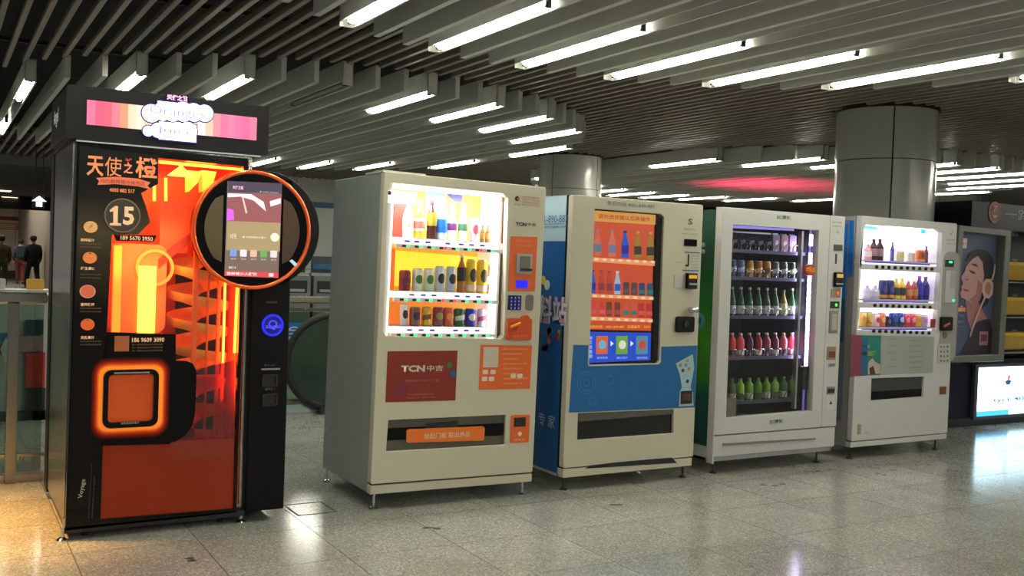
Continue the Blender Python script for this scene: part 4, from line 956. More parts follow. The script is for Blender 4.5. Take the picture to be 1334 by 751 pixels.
for ri, z in enumerate(RZ):
    for ci, px in enumerate(xsp):
        X_ = G.P(px, rowpx[ri]-15, .2)[0]
        if X_ < xg0+.05: continue
        hc = .045
        MB().path([(X_+.038*math.cos(t), .222+.012*t, z+.04+.036*math.sin(t)) for t in [i*math.pi/5 for i in range(0, 36)]], .0028, 4).build('spiral_coil', coil_m, gr)
        MB().path([(X_+.03*math.cos(t), .128-.006*math.sin(t), z+.034+.033*math.sin(t)) for t in [i*math.pi/6-.6 for i in range(0, 11)]], .0035, 5).build('coil_end', coil_m, gr)
        base = Vector((G.X+X_, G.Y+.175, z+.001))
        ordn = ORD[len([p for p in xsp[:ci] if G.P(p, rowpx[ri]-15, .2)[0] >= xg0+.05])]
        who = '%s from left in %s row of the green sided machine' % (ordn, ['top','second','third','fourth','bottom'][ri])
        if ri == 0:
            if ci < 5:
                e = empty('snack_bag', base, 'dark crumpled snack bag, '+who, 'bag', G4)
                H = .14; m_ = MB(); cb = [(44,44,50),(40,52,46),(54,54,58),(50,46,58)][ci % 4]
                pr = [(-.045,0),(.045,0),(.04,H*.5),(.046,H),(-.044,H),(-.04,H*.5)]
                m_.add([(-.045,-.004,0),(.045,-.004,0),(.04,-.03,H*.45),(-.04,-.03,H*.5),(.046,-.003,H),(-.046,-.003,H),(.045,.004,0),(-.045,.004,0),(.046,.003,H),(-.046,.003,H),(.04,.03,H*.45),(-.04,.03,H*.5)],
                       [(0,1,2,3),(3,2,4,5),(7,11,10,6),(11,9,8,10),(0,3,11,7),(3,5,9,11),(1,6,10,2),(2,10,8,4),(5,4,8,9),(0,7,6,1)]).build('bag_body', mat('foil_%d' % (ci % 4), cb, .25, .4, vary=.2, scale=30), e)
                MB().box(-.046,.046,-.004,.004,H-.004,H+.01).build('bag_seal', ALU, e)
                MB().prism([(-.02,H*.35),(.02,H*.42),(.026,H*.6),(-.016,H*.55)], (), -.034, -.028).build('print', col([(120,116,120),(80,110,90),(130,128,130),(110,100,120)][ci % 4]), e)
            else:
                cb = [(150,130,160),(190,140,150),(185,160,215)][ci-5]
                e = empty('drink_pouch', base, ['greyish','pinkish','pale violet'][ci-5]+' pouch, '+who, 'pouch', G4)
                MB().prism(rrect(-.036,.036,0,.14,.008,3), (), -.02, .02).build('pouch_body', col(cb), e, bevel=.006)
                MB().prism(circ(0,.075,.02,14), (), -.023, -.02).build('print', col((240,225,240)), e); MB().box(-.03,.03,-.004,.004,.14,.15).build('pouch_seal', ALU, e)
        elif ri == 1:
            c1, c2, nm = [((70,80,120),(160,170,200),'bluish silver'),((110,120,170),(200,205,235),'pale blue and silver'),((190,140,30),(240,200,90),'gold'),((170,100,50),(230,180,110),'copper and gold'),((185,135,60),(120,80,30),'gold and brown'),((80,78,84),(170,170,175),'dark silver'),((90,86,92),(190,190,195),'grey and silver'),((40,60,40),(190,220,170),'dark green')][ci]
            can(base, .135, .036, c1, c2, nm+' can, '+who, G4, emblem='band')
        elif ri == 2:
            if ci == 6: bottle(base, .21, .033, (150,135,60), (215,215,170), (120,110,40), 'yellowish bottle with pale label, '+who, G4, tall=True, lab=(.08,.5))
            else: bottle(base, .225, .0325, (30,84,40), (190,196,200), (170,180,175), 'green glass bottle, '+who, G4, tall=True, lab=(.1,.38))
        elif ri == 3:
            c1 = [(210,80,80),(225,90,95),(90,40,60),(170,50,60),(150,70,80),(110,50,70),(220,110,120),(220,90,110)][ci]
            bottle(base, .185, .0335, c1, (235,225,225) if ci % 2 else (70,60,80), (205,195,185), ('bright pink' if ci in (1,6,7) else 'dark red' if ci != 0 else 'red')+' juice bottle, '+who, G4, lab=(.1,.3), fat=True)
        else:
            c1 = [(90,110,50),(140,180,60),(110,160,60),(90,140,50),(110,150,50),(120,160,60),(70,100,50),(130,150,60)][ci]
            bottle(base, .175, .0335, c1, (60,90,50) if ci % 2 else (200,215,170), (70,130,50), 'green tea bottle, '+who, G4, lab=(.1,.36), fat=True)
G.ply('window_glass', [(955,293),(1067,300),(1058,536),(946,545)], CLEAR, .03, .034)
q = G.R(947,519,959,545,.02); MB().box(q[0], q[1], .02, .026, q[2], q[3]).build('notice_card', col((110,104,90)), gr)
MB().box(xg0, xi1, .07, .11, .335, .37).build('inner_ledge', mat('ledge', (170,170,185), .3, .5), gr)
gl = bpy.data.lights.new('violet_light', 'AREA'); gl.shape = 'RECTANGLE'; gl.size = .04; gl.size_y = 1.1; gl.energy = 5; gl.color = (.8,.76,1)
lo = bpy.data.objects.new('violet_light', gl); C.objects.link(lo); lo.parent = gr; lo.location = (xi1-.02, .075, 1.2); lo.rotation_euler = (math.radians(90), 0, math.radians(50))
x, z = G.P(1056,352); MB().prism(circ(x, z, .045, 28), (), -.003, .03).build('round_sticker', mat('red_sticker', (190,40,30), .4), gr); G.text('扫码购', col((240,170,50)), 1055.5, 352, 8, width=13, y_off=-.005, bold=.02)
GT = col((40,100,50)); G.text('EC商城', GT, 1021, 283.5, 6, width=18, bold=.02); G.text('EC商城', GT, 1011, 549.5, 6, width=17, bold=.02)
# control column fittings
for i, t in enumerate(('操作说明','请选择商品')): G.text(t, col((120,116,116)), 1090, 290+i*5, 2.4, width=12)
G.text('↓', col((140,138,140)), 1091, 302, 6, width=5)
G.plate('lcd_panel', (1086,319,1097,327), mat('lcd', (70,72,66), .3), -.005, 0); G.plate('note_diagram', (1088,331,1090,344), col((50,48,50)), -.003, 0)
G.plate('note_acceptor', (1085.5,355,1096,374), BLACK, -.025, 0, bevel=.005); G.plate('note_acceptor_window', (1087,357,1095,362), lit((220,180,90), .35), -.028, -.023); G.plate('note_mouth', (1086,369,1095,371), SILVER, -.03, -.024)
G.plate('coin_panel', (1082,377,1094,388), mat('beige_panel', (150,130,110), .4), -.006, 0); x, z = G.P(1090,382); MB().prism(circ(x, z, .014, 14), (), -.014, -.006).build('coin_knob', lit((235,120,50), .4), gr)
G.plate('button_panel', (1081.5,393,1093,402), DARK, -.005, 0); x, z = G.P(1088.5,397.5); MB().prism(circ(x, z, .012, 14), (), -.009, -.005).build('green_lamp', glow((100,255,90), 1.6), gr)
G.plate('card_slot', (1080,405,1091,434), mat('slot_grey2', (135,128,120), .4), -.008, 0, bevel=.003); G.plate('card_slot_mouth', (1082,409,1089,430), mat('slot_grey3', (175,168,165), .35), -.012, -.007)
G.plate('reader_panel', (1077,452,1088,469), mat('beige_panel', (150,130,110), .4), -.006, 0); G.plate('reader_window', (1079,458,1087,466), col((120,58,36)), -.01, -.005)
G.text('请刷', col((60,56,56)), 1083, 476, 5, width=9); G.plate('coin_return', (1077,504,1087,514), mat('slot_grey2', (135,128,120), .4), -.006, 0); G.plate('coin_tray', (1078,507,1086,512), DARK, -.009, -.005)
G.plate('warning_card', (1075.5,517,1086.5,534), col((215,212,208)), -.002, 0); G.text('▲', col((40,36,36)), 1082, 524.5, 5, width=4)
# green side
GS = bpy.data.materials.new('green_side_print'); GS.use_nodes = True; nt = GS.node_tree; b = nt.nodes['Principled BSDF']; b.inputs['Roughness'].default_value = .3
tc = nt.nodes.new('ShaderNodeTexCoord'); sp = nt.nodes.new('ShaderNodeSeparateXYZ'); rp = nt.nodes.new('ShaderNodeValToRGB'); mr = nt.nodes.new('ShaderNodeMapRange'); mr.inputs[2].default_value = 1.97
nt.links.new(tc.outputs['Object'], sp.inputs[0]); nt.links.new(sp.outputs[2], mr.inputs[0]); nt.links.new(mr.outputs[0], rp.inputs[0]); nt.links.new(rp.outputs[0], b.inputs['Base Color'])
e = rp.color_ramp.elements; e[0].position = 0; e[0].color = lin((16,60,60)); e[1].position = 1; e[1].color = lin((12,56,48))
for p_, c__ in ((.3,(30,90,80)),(.34,(50,130,50)),(.5,(76,150,46)),(.62,(44,118,50)),(.8,(14,66,50))): k_ = e.new(p_); k_.color = lin(c__)
MB().box(-.004, 0, .06, .85, .2, 1.95).build('green_side_film', GS, gr)
text('随时随地', col((170,190,180)), gr, .3, 1.69, .035, face='left', X=-.006, width=.26, bold=.02); text('优享购物', col((170,190,180)), gr, .3, 1.64, .035, face='left', X=-.006, width=.26, bold=.02)
for y, z in ((.28,1.33),(.2,1.12),(.3,.82)): 
    MB().prism(circ(y, z, .06, 20), (), -.006, -.004, axis='x').build('icon_disc', col((90,150,170)), gr); MB().prism(circ(y, z, .035, 3), (), -.007, -.006, axis='x').build('icon_mark', col((30,90,110)), gr)
text('购', col((150,60,40)), gr, .35, .75, .12, face='left', X=-.006); text('城', col((20,60,60)), gr, .4, .4, .2, face='left', X=-.006)

# ------------------------------------------------------------------ 5. white lit machine
K = Mach('vending_machine', 6.43, 5.40, 'white vending machine with glaring white shelves, farthest right of the row beside the poster')
kr = K.r; W = 1.225; Z0, Z1 = .1, 1.985
shell(MB(), .006, W-.006, .06, .8, Z0, Z1).build('cabinet', mat('grey_side', (150,148,146), .4), kr)
kw = [K.poly(p) for p in ([(1129,292.5),(1222,299),(1228,303),(1226,348),(1119,343.5),(1126,296)], [(1122,351),(1225,355.5),(1222.5,396),(1119,394)], [(1121,401),(1222,403.5),(1220,432),(1117,430)])]
kd = K.poly([(1135.5,493.5),(1204,491),(1202.5,517),(1134.5,522.5)])
MB().prism(rrect(0, W, Z0+.052, Z1, .012, 3), [list(reversed(p)) for p in kw+[kd]], 0, .05).build('door', CREAM if False else WHITE, kr, bevel=.005)
MB().box(0, W, .005, .06, Z0, Z0+.044).build('base_rail', WHITE, kr, bevel=.004); MB().box(.01, W-.01, .02, .06, Z0+.04, Z0+.054).build('gap', DARK, kr)
for x, y in ((.04,.05),(W-.09,.05),(.04,.75),(W-.09,.75)): levelling_foot(kr, x, y, Z0, mat('dull_foot', (70,66,62), .4, .6))
side(K, [(1101.5,287),(1112,287.5),(1110,360),(1099,360)], mat('bright_blue_print', (20,110,200), .3), 'side_poster', off=.0055-.0)
MB().box(.0, .006, .12, .8, .3, Z1-.04).build('side_film', mat('grey_blue_side', (110,120,135), .35), kr)
MB().box(-.002, .0, .13, .35, 1.3, Z1-.06).build('side_poster', mat('bright_blue_print', (20,110,200), .3), kr)
MB().box(-.002, .0, .13, .35, .95, 1.3).build('side_poster', mat('deep_blue_print', (20,80,120), .3), kr)
zA, zB = K.P(1170,436)[1], K.P(1170,290)[1]; xA, xB = .07, K.P(1229,350)[0]
MB().box(xA, xB, .3, .31, zA, zB).build('backdrop', mat('white_backlight', (255,255,255), .5, emit=(255,248,255), es=1.05), kr)
MB().box(xA-.01, xA, .05, .31, zA, zB).box(xB, xB+.01, .05, .31, zA, zB).box(xA, xB, .05, .31, zB, zB+.01).box(xA, xB, .05, .31, zA-.01, zA).build('display_chamber', mat('white_liner2', (240,235,245), .5, emit=(250,240,255), es=.4), kr)
LK = mat('white_led_strip2', (255,255,255), .4, 0, (250,240,255), 5, vary=0)
for i, (ya, yb) in enumerate(((338,343.5),(389,392.5),(425.5,428))):
    l = K.P(1124,ya,.06); r = K.P(1222,yb,.06); z = (l[1]+r[1])/2
    MB().box(xA, xB, .06, .3, z-.012, z).build('shelf', WHITE, kr)
    MB().box(xA+.06, xB-.11, .052, .058, z-.024, z-.012).build('price_strip', lit((70,60,190), .45), kr)
    for j in range(10):
        x, zz_ = K.P(1141.5-[0,2.5,4][i]+j*8, [348,398,431.5][i]+j*.3); MB().cyl((x,-.012,zz_), (x,0,zz_), .014, 12).build('button', BLACK, kr, smooth=True)
    MB().box(xA+.01, xB-.01, .055, .07, K.P(1170,[293,354,402.5][i],.06)[1]-.02, K.P(1170,[293,354,402.5][i],.06)[1]).build('led_strip', LK, kr)
    if i == 0: kz = []
    kz.append(z)
def putk(row, x, top, wpx):
    p = K.P(x, top, .14); r = (K.P(x+wpx/2, top, .14)[0]-K.P(x-wpx/2, top, .14)[0])/2
    return (K.X+p[0], K.Y+.14, kz[row]+.0005), p[1]-kz[row], r
GK = 'drinks on the lit shelves of the white machine at the right'; WK = 'of the rightmost machine'
for i, (row, x, top, w_, kind, c1, c2, c3, lab) in enumerate((
  (0,1131,318,7,'b',(235,170,170),(245,225,225),(250,240,240),'pale pink bottle at left end of top shelf'),
  (0,1138.5,312,7,'b',(70,40,50),(190,150,160),(60,50,70),'left one of two dark bottles on the top shelf'),
  (0,1146.5,312,7,'b',(70,40,50),(190,150,160),(60,50,70),'right one of two dark bottles on the top shelf'),
  (0,1163,316,3.5,'b',(90,90,190),(110,110,200),(90,90,180),'very thin blue bottle on the top shelf'),
  (0,1172,327,8,'c',(250,240,200),(245,215,90),None,'small cream and yellow can on the top shelf'),
  (0,1186,329,8,'c',(250,245,240),(240,210,180),None,'small plain white can on the top shelf'),
  (0,1199,326,8,'c',(225,120,50),(150,60,40),(235,170,160),'orange can near the right end of the top shelf'),
  (0,1207,321,3.5,'b',(110,60,90),(120,80,110),(110,70,100),'very thin purple bottle at right end of top shelf'),
  (1,1130,372,8,'b',(225,215,240),(235,230,245),(240,235,245),'first of two pale lilac bottles on the middle shelf'),
  (1,1140,372,8,'b',(225,215,240),(235,230,245),(240,235,245),'second of two pale lilac bottles on the middle shelf'),
  (1,1150.5,365,7.5,'c',(50,50,120),(90,90,150),(235,160,60),'first of two navy cans with orange base on the middle shelf'),
  (1,1159.5,365,7.5,'c',(50,50,120),(90,90,150),(235,160,60),'second of two navy cans with orange base on the middle shelf'),
  (1,1168,363,7,'b',(240,210,60),(60,60,80),(240,220,120),'left one of two yellow bottles on the middle shelf'),
  (1,1175.5,363,7,'b',(240,210,60),(60,60,80),(240,220,120),'right one of two yellow bottles on the middle shelf'),
  (1,1183.5,366,7,'b',(190,80,70),(220,150,90),(240,210,200),'left one of two reddish brown bottles on the middle shelf'),
  (1,1191,366,7,'b',(190,80,70),(220,150,90),(240,210,200),'right one of two reddish brown bottles on the middle shelf'),
  (1,1198,360,7,'b',(40,40,150),(60,50,190),(220,40,150),'blue bottle with bright pink cap on the middle shelf'),
  (1,1206,361,7,'b',(40,36,130),(50,50,160),(90,40,110),'blue bottle with dark purple cap on the middle shelf'),
  (2,1124,407,6.5,'c',(230,190,90),(240,150,70),None,'yellow and orange can at left end of bottom shelf'),
  (2,1132,407,6.5,'c',(170,160,60),(235,190,100),(230,140,60),'olive can, second on the bottom shelf'),
  (2,1141,409,7,'c',(240,215,215),(200,50,70),None,'white and red can on the bottom shelf'),
  (2,1148.5,408,7,'c',(235,120,70),(240,200,130),None,'orange can on the bottom shelf'),
  (2,1156,412,6.5,'c',(60,50,80),(110,90,120),None,'small dark can on the bottom shelf'),
  (2,1164,408,7.5,'c',(20,50,150),(40,90,140),(30,60,90),'left one of two deep blue cans on the bottom shelf'),
  (2,1172,408,7.5,'c',(20,50,150),(200,215,240),(30,60,90),'right one of two deep blue cans on the bottom shelf'),
  (2,1180,409,7,'c',(225,60,90),(240,150,160),None,'left one of two crimson cans on the bottom shelf'),
  (2,1187.5,409,7,'c',(225,60,90),(240,150,160),None,'right one of two crimson cans on the bottom shelf'),
  (2,1195,410,7,'c',(230,200,80),(220,130,60),None,'pale gold can on the bottom shelf'),
  (2,1203,411,7,'c',(215,190,220),(180,120,170),None,'pale mauve can at right end of bottom shelf'))):
    loc, H, r = putk(row, x, top, w_)
    if kind == 'b': bottle(loc, H, r, c1, c2, c3, lab+' '+WK, GK)
    else: can(loc, H, r, c1, c2, lab+' '+WK, GK, c3=c3)
for i, pts in enumerate(([(1129,292.5),(1222,299),(1228,303),(1226,348),(1119,343.5),(1126,296)], [(1122,351),(1225,355.5),(1222.5,396),(1119,394)], [(1121,401),(1222,403.5),(1220,432),(1117,430)])):
    K.ply('window_glass', pts, CLEAR, .012, .015)
K.plate('cyan_tab', (1203,299,1208,304.5), glow((30,210,255), 1.3), .018, .022); K.plate('cyan_tab', (1127,295,1145,299), glow((120,225,255), 1.3), .018, .022)
K.plate('red_tag', (1212,416,1218,427), col((150,30,40)), -.004, 0)
# controls
K.text('✓', col((130,124,116)), 1239, 304, 7, width=5); K.text('智能售货', col((130,124,116)), 1238.5, 313, 2.6, width=11); K.text('自助服务热线', col((140,134,126)), 1238.5, 318, 1.8, width=12)
K.plate('led_display', (1230.5,339,1242,348), DARK, -.006, 0); K.plate('green_lamp', (1235.5,340.5,1239.5,343), glow((60,255,170), 1.8), -.009, -.005)
x, z = K.P(1236,380); MB().prism(rrect(*K.R(1226,328,1247,472), .08), (), -.004, 0).build('control_panel', mat('grey_control_panel', (158,154,150), .4), kr)
K.plate('coin_guide', (1230,353,1243,395), mat('pale_grey', (190,188,190), .35), -.012, -.003, bevel=.004); K.plate('coin_card', (1237,354,1243,376), col((170,170,172)), -.015, -.011)
K.plate('green_lamp', (1239,390.5,1242,393), glow((60,255,170), 1.5), -.015, -.011)
K.plate('note_acceptor', (1223.5,413,1237.5,431), BLACK, -.03, -.003, r=.015, bevel=.005); K.ply('note_mouth', [(1225,424),(1233,420),(1234,422),(1226,427)], col((190,90,60)), -.034, -.03)
x, z = K.P(1230,437); MB().prism(circ(x, z, .028, 18), (), -.01, -.003).build('coin_knob', mat('slot_grey', (110,105,98)), kr)
K.plate('price_card', (1221,448,1237,473), col((190,188,182)), -.006, -.003)
for i in range(4): K.text('● ▲ ■', col((110,108,104)), 1229, 452+i*6, 3, width=11, y_off=-.008)
K.plate('reader_window', (1224,504,1232,514), mat('brown_window', (120,66,30), .3), -.006, 0)
# stickers
K.ply('poster_left', [(1108,436.5),(1122.5,437),(1121,490),(1107,491)], mat('plum_print', (130,52,80), .4), -.002, 0)
K.ply('poster_right', [(1122.5,437),(1147.5,437.5),(1146.5,489),(1121,490)], mat('teal_print', (20,120,110), .4), -.002, 0)
K.ply('poster_blue', [(1122.5,441),(1130,441),(1129,489.5),(1121,490)], col((30,90,130)), -.003, -.001)
K.text('乐享', col((150,190,210)), 1128, 452, 5, width=10); K.text('WEBST', col((150,180,60)), 1131.5, 461, 6, width=17, bold=.02)
K.ply('poster_figure', [(1131,472),(1136,467),(1140,472),(1146,475),(1146.3,487),(1130,488)], col((190,170,160)), -.004, -.002); K.ply('poster_figure', [(1132,480),(1137,477),(1140,488),(1133,488)], col((70,30,36)), -.005, -.004)
K.ply('grey_sticker', [(1148,437.5),(1217,439),(1215,486),(1146.7,489)], mat('grey_green_sticker', (160,166,158), .4), -.002, 0)
for i in range(6): K.text('请选择您需要的饮料编号', col((120,126,128)), 1193, 444+i*7, 2.6, width=17, y_off=-.004)
for i in range(5): K.text('步骤 ▼', col((120,124,120)), 1162, 442+i*9, 2.6, width=9, y_off=-.004)
MB().prism(kd, (), .02, .028).build('delivery_flap', mat('smoky_grey_flap', (66,66,66), .15, vary=.15), kr); K.ply('flap_slot', [(1135,511),(1203,507),(1202,517),(1134.5,522)], GLOSSB, .014, .02)
MB().box(.25, .95, .04, .3, .38, .39).build('delivery_bin', DARK, kr)
K.plate('rating_plate', (1117,553,1121.5,566.5), col((170,150,110)), -.002, 0); K.text('自动售货机', col((170,160,150)), 1129, 564.5, 2, width=8)

# ------------------------------------------------------------------ kiosk and poster at the right
Q = Mach('magazine_kiosk', 8.42, 6.20, 'dark navy magazine kiosk with yellow trays, partly hidden at the right edge', 'kiosk')
qr = Q.r; NAVY = mat('navy_panel', (14,18,38), .4, vary=.1, spec=.25); NAVY2 = mat('navy_header', (16,20,34), .4, vary=.1, spec=.25)
MB().box(.36, 4.0, .0, .9, .0, .085).build('plinth', mat('plinth_dark', (36,36,44), .4), qr)
MB().box(.0, 4.0, .02, .9, .085, .68).build('lower_body', NAVY, qr)
MB().box(.0, .36, .0, .9, .0, .085).build('plinth', mat('plinth_dark', (36,36,44), .4), qr)
MB().box(.5, 4.0, .25, .9, .68, 2.02).build('shelf_back', mat('kiosk_dark', (28,28,36), .5), qr)
MB().box(.0, .52, .02, .9, .68, 2.02).build('side_body', NAVY, qr)
MB().box(.56, 4.0, -.02, .9, 2.02, 2.30).build('header', NAVY2, qr, bevel=.006)
hx = Q.P(1293,277); 
MB().prism(circ(hx[0]-.0, hx[1], .1, 28, .11), [list(reversed(circ(hx[0], hx[1], .085, 28, .092)))], -.026, -.02).build('red_ring_logo', col((190,70,70)), qr)
MB().prism(circ(hx[0], hx[1], .085, 28, .092), (), -.024, -.02).build('logo_disc', col((120,40,48)), qr)
Q.text('7', col((210,100,90)), 1293, 272, 8, width=6, y_off=-.03, bold=.04); MB().prism([(hx[0]-.04,hx[1]-.03),(hx[0]+.04,hx[1]-.03),(hx[0]+.02,hx[1]-.055),(hx[0]-.02,hx[1]-.055)], (), -.028, -.024).build('logo_mark', col((200,160,160)), qr)
Q.text('一路阅读', col((150,160,170)), 1340, 282, 14, width=66, y_off=-.022)
Q.text('图文', col((130,130,136)), 1325, 304, 8, width=9, y_off=.02)
MB().box(1.0, 1.12, .018, .25, .68, 2.02).build('upright', mat('kiosk_post', (60,60,64), .4), qr)
# yellow trays
YL = mat('yellow_tray', (225,180,40), .4, vary=.05)
for i, y in enumerate((342, 388, 434)):
    zt_ = Q.P(1327, y, .02)[1]; h_ = .19
    for c_i in range(3):
        x0 = 1.13+c_i*.75
        t = MB(); t.add([(x0,.03,zt_),(x0+.68,.03,zt_),(x0+.68,.14,zt_-h_),(x0+.1,.14,zt_-h_)], [(0,1,2,3)])
        t.box(x0, x0+.68, .03, .2, zt_-.035, zt_)
        t.build('yellow_tray', YL, qr)
    MB().box(1.1, 4.0, .03, .25, zt_-h_-.03, zt_-h_-.02).build('tray_ledge', mat('ledge', (170,170,185)), qr)
    Q.text('杂志', col((160,150,170)), 1322, y-3, 3, width=6, y_off=.0)
# lower screen
sx0 = Q.P(1269,510)[0]; sz0, sz1 = Q.P(1300,541)[1], Q.P(1300,478)[1]
fr = MB().prism([(sx0-.02,sz0-.03),(sx0+2.2,sz0-.03),(sx0+2.2,sz1+.03),(sx0-.02,sz1+.03)], [[(sx0+.03,sz0),(sx0+.03,sz1),(sx0+2.15,sz1),(sx0+2.15,sz0)]], -.02, .02).build('screen_frame', mat('grey_frame', (90,92,100), .4, .4), qr)
MB().box(sx0+.03, sx0+2.15, .0, .018, sz0, sz1).build('screen', mat('kiosk_screen', (20,20,24), .3, 0, (205,240,255), 4.0, vary=0), qr)
MB().box(sx0+.03, sx0+.6, -.003, .0, sz0, sz0+.05).build('screen_bar', glow((70,190,255), 1.6), qr)
Q.text('tyct 400-820', glow((0,150,200), .9), 1330, 520, 7, width=72, y_off=-.005, bold=.02)
Q.ply('screen_figure', [(1309,497),(1313,495),(1317,496),(1315,501),(1311,502)], glow((10,110,150), .8), -.006, -.002); Q.ply('screen_figure', [(1313,489),(1316,489),(1315,495),(1312,495)], glow((240,130,170), 1), -.006, -.002)
Q.text('小心台阶', col((150,160,170)), 1247, 474, 4, width=11, y_off=.012)
# poster frame
p_ = Mach('poster_frame', 8.28, 6.05, 'grey framed poster of a woman with closed eyes wearing headphones, right of the white machine', 'poster')
pr = p_.r
po = p_.poly([(1250,293.5),(1318,300.5),(1308,471),(1239.5,473)]); pi_ = p_.poly([(1256,302),(1310.5,308),(1301,462),(1245,464)])
MB().prism(po, [list(reversed(pi_))], 0, .11).build('frame', mat('grey_metal_frame', (128,128,122), .45, .3), pr, bevel=.008)
MB().prism(po, (), .1, .118).build('frame_back', DARK, pr)
def pp(n, pts, c__, k): return p_.ply(n, pts, mat('print_%d_%d_%d' % c__, c__, .4, emit=c__, es=.12, vary=.1), .098-k*.003, .1-k*.003+.001)
pp('printed_ground', [(1256,302),(1310.5,308),(1301,462),(1245,464)], (78,86,112), 0)
pp('printed_ground', [(1254,350),(1308,354),(1306,385),(1252,384)], (70,86,130), 1)
pp('printed_sweater', [(1261,463),(1272,445),(1280,423),(1290,418),(1300,417),(1303,430),(1301,462)], (44,36,50), 3)
pp('printed_neck', [(1268,388),(1284,392),(1292,408),(1297,416),(1284,420),(1277,434),(1272,420)], (165,112,108), 2)
pp('printed_hair', [(1268,342),(1274,330),(1284,325),(1296,327),(1303,336),(1306,352),(1303,378),(1296,398),(1290,402),(1286,385),(1290,360),(1284,338),(1276,340)], (34,28,32), 4)
pp('printed_face', [(1277,338),(1284,334),(1290,342),(1292,360),(1290,378),(1286,392),(1278,395),(1270,392),(1262,388),(1261,382),(1263,378),(1262,374),(1265,370),(1263,366),(1262.5,361),(1267,354),(1269,347)], (196,146,142), 5)
pp('printed_shade', [(1284,366),(1290,372),(1287,390),(1278,395),(1274,391),(1282,384)], (160,108,106), 6)
pp('printed_eye', [(1272,352),(1277,354),(1281,357),(1276,357)], (50,34,36), 7); pp('printed_brow', [(1274,344),(1280,344),(1284,348),(1279,347)], (60,40,40), 7)
pp('printed_lips', [(1264,377),(1268,377),(1273,380),(1267,380.5)], (170,70,80), 7); pp('printed_nostril', [(1267,364),(1270,364),(1270,366)], (110,60,60), 7)
pp('printed_ear_cup', [(1293,364),(1299,364),(1303,370),(1302,384),(1297,390),(1291,388),(1288,380),(1289,370)], (205,165,150), 8)
pp('printed_ear_cup', [(1294,369),(1298,368),(1300,376),(1297,385),(1293,383),(1292,375)], (165,118,104), 9)
pp('printed_headband', [(1302,366),(1305,356),(1306,345),(1304.5,345),(1303,356),(1300,365)], (190,170,150), 8)
pp('printed_cable', [(1291,388),(1285,402),(1276,425),(1272,440),(1273.5,440),(1278,426),(1287,402),(1293,389)], (190,160,150), 8)
pp('printed_logo_card', [(1257,310),(1271,311),(1270,324),(1256,323)], (235,200,195), 2)
p_.text('PHILIPS', col((120,90,90)), 1263.5, 317.5, 3, width=11, y_off=.088); p_.text('headphones', col((90,160,150)), 1262, 327.5, 2.5, width=11, y_off=.09)
p_.text('Fidelio', lit((235,150,90), .3), 1259.5, 403, 8, width=18, y_off=.088, bold=.03)
for i, t in enumerate(('聆听 飞利','听见 真实','www.philips.com.cn')): p_.text(t, col((170,170,180)), 1258, 412.5+i*8 if i < 2 else 426.5, 3.6 if i < 2 else 2, width=16, y_off=.09)
p_.text('Ω', lit((220,190,190), .2), 1252, 440, 14, width=6, y_off=.09); 
p_.plate('printed_card', (1286,433,1297,451), col((190,140,150)), .084, .088); p_.plate('printed_card', (1288,437,1295.5,446), col((150,60,80)), .082, .085)

# ------------------------------------------------------------------ behind: glass balustrade, escalator, counters
RAILM = mat('satin_steel', (175,170,160), .25, 1, vary=.06)
b1 = empty('glass_balustrade', (0, 6.9, 0), 'glass balustrade with steel handrail and post, left of the juice machine', 'balustrade')
p0 = onY(0,388,6.9)
zr = 1.17
MB().box(-2.5, .62, -.035, .035, zr-.035, zr+.035).build('handrail', RAILM, b1, bevel=.01)
MB().box(-2.5, .62, -.03, .03, .0, .05).build('bottom_channel', RAILM, b1)
MB().box(-2.5, .62, -.025, .025, .16, .18).build('glass_clip_rail', RAILM, b1)
xp = onY(15,520,6.9).x
MB().box(xp-.032, xp+.032, -.06, -.035, 0, zr-.03).build('post', STEEL, b1, bevel=.004)
for a, b in ((-2.4,-1.2),(-1.18,xp-.02),(xp+.02,.6)): MB().box(a, b, -.006, .006, .06, zr-.04).build('glass_pane', GREENG, b1)
for i in range(4): MB().prism([(.47+i*.022,.13),(.478+i*.022,.13),(.49+i*.022,.17),(.482+i*.022,.17)], (), -.012, -.007).build('white_mark', col((200,200,195)), b1)
b2 = empty('glass_balustrade', (0, 9.6, 0), 'far glass balustrade with steel rail and blue band behind the escalator end', 'balustrade')
MB().box(2.0, 8.0, -.035, .035, 1.02, 1.09).build('handrail', RAILM, b2, bevel=.01); MB().box(2.0, 8.0, -.02, .02, .94, .97).build('handrail', RAILM, b2)
for i in range(4): MB().box(2.0+i*1.5, 3.47+i*1.5, -.006, .006, .05, .93).build('glass_pane', GREENG, b2)
MB().box(2.0, 8.0, -.012, -.007, .60, .82).build('blue_band', mat('blue_band', (24,100,170), .35), b2)
for x, t in ((3.12,'≋'),(3.55,'❀')):
    MB().prism(circ(x, .71, .075, 24), [list(reversed(circ(x, .71, .062, 24)))], -.015, -.012).build('white_emblem', col((190,210,225)), b2)
    for q in range(3): MB().box(x-.055, x+.055, -.015, -.012, .67+q*.035, .682+q*.035).build('white_emblem', col((190,210,225)), b2)
MB().box(2.0, 8.0, -.03, .03, 0, .05).build('bottom_channel', RAILM, b2)
es_ = empty('escalator', (2.86, 8.9, 0), 'escalator end with rounded dark green glass side and black handrail, between the first two machines', 'escalator')
def stad(r, L, cz, cx=0, n=20): return [(cx+r-r*math.cos(a), cz+r*math.sin(a)) for a in [math.pi/2-math.pi*i/n for i in range(n+1)]] + [(L, cz-r), (L, cz+r)]
MB().prism(stad(.42, 5.0, .5), (), .0, .02).build('side_glass', mat('dark_green_glass', (38,58,50), .1, vary=.1), es_)
arc = [(.42-.44*math.cos(a), .01, .5+.44*math.sin(a)) for a in [math.pi/2-math.pi*i/20 for i in range(21)]]
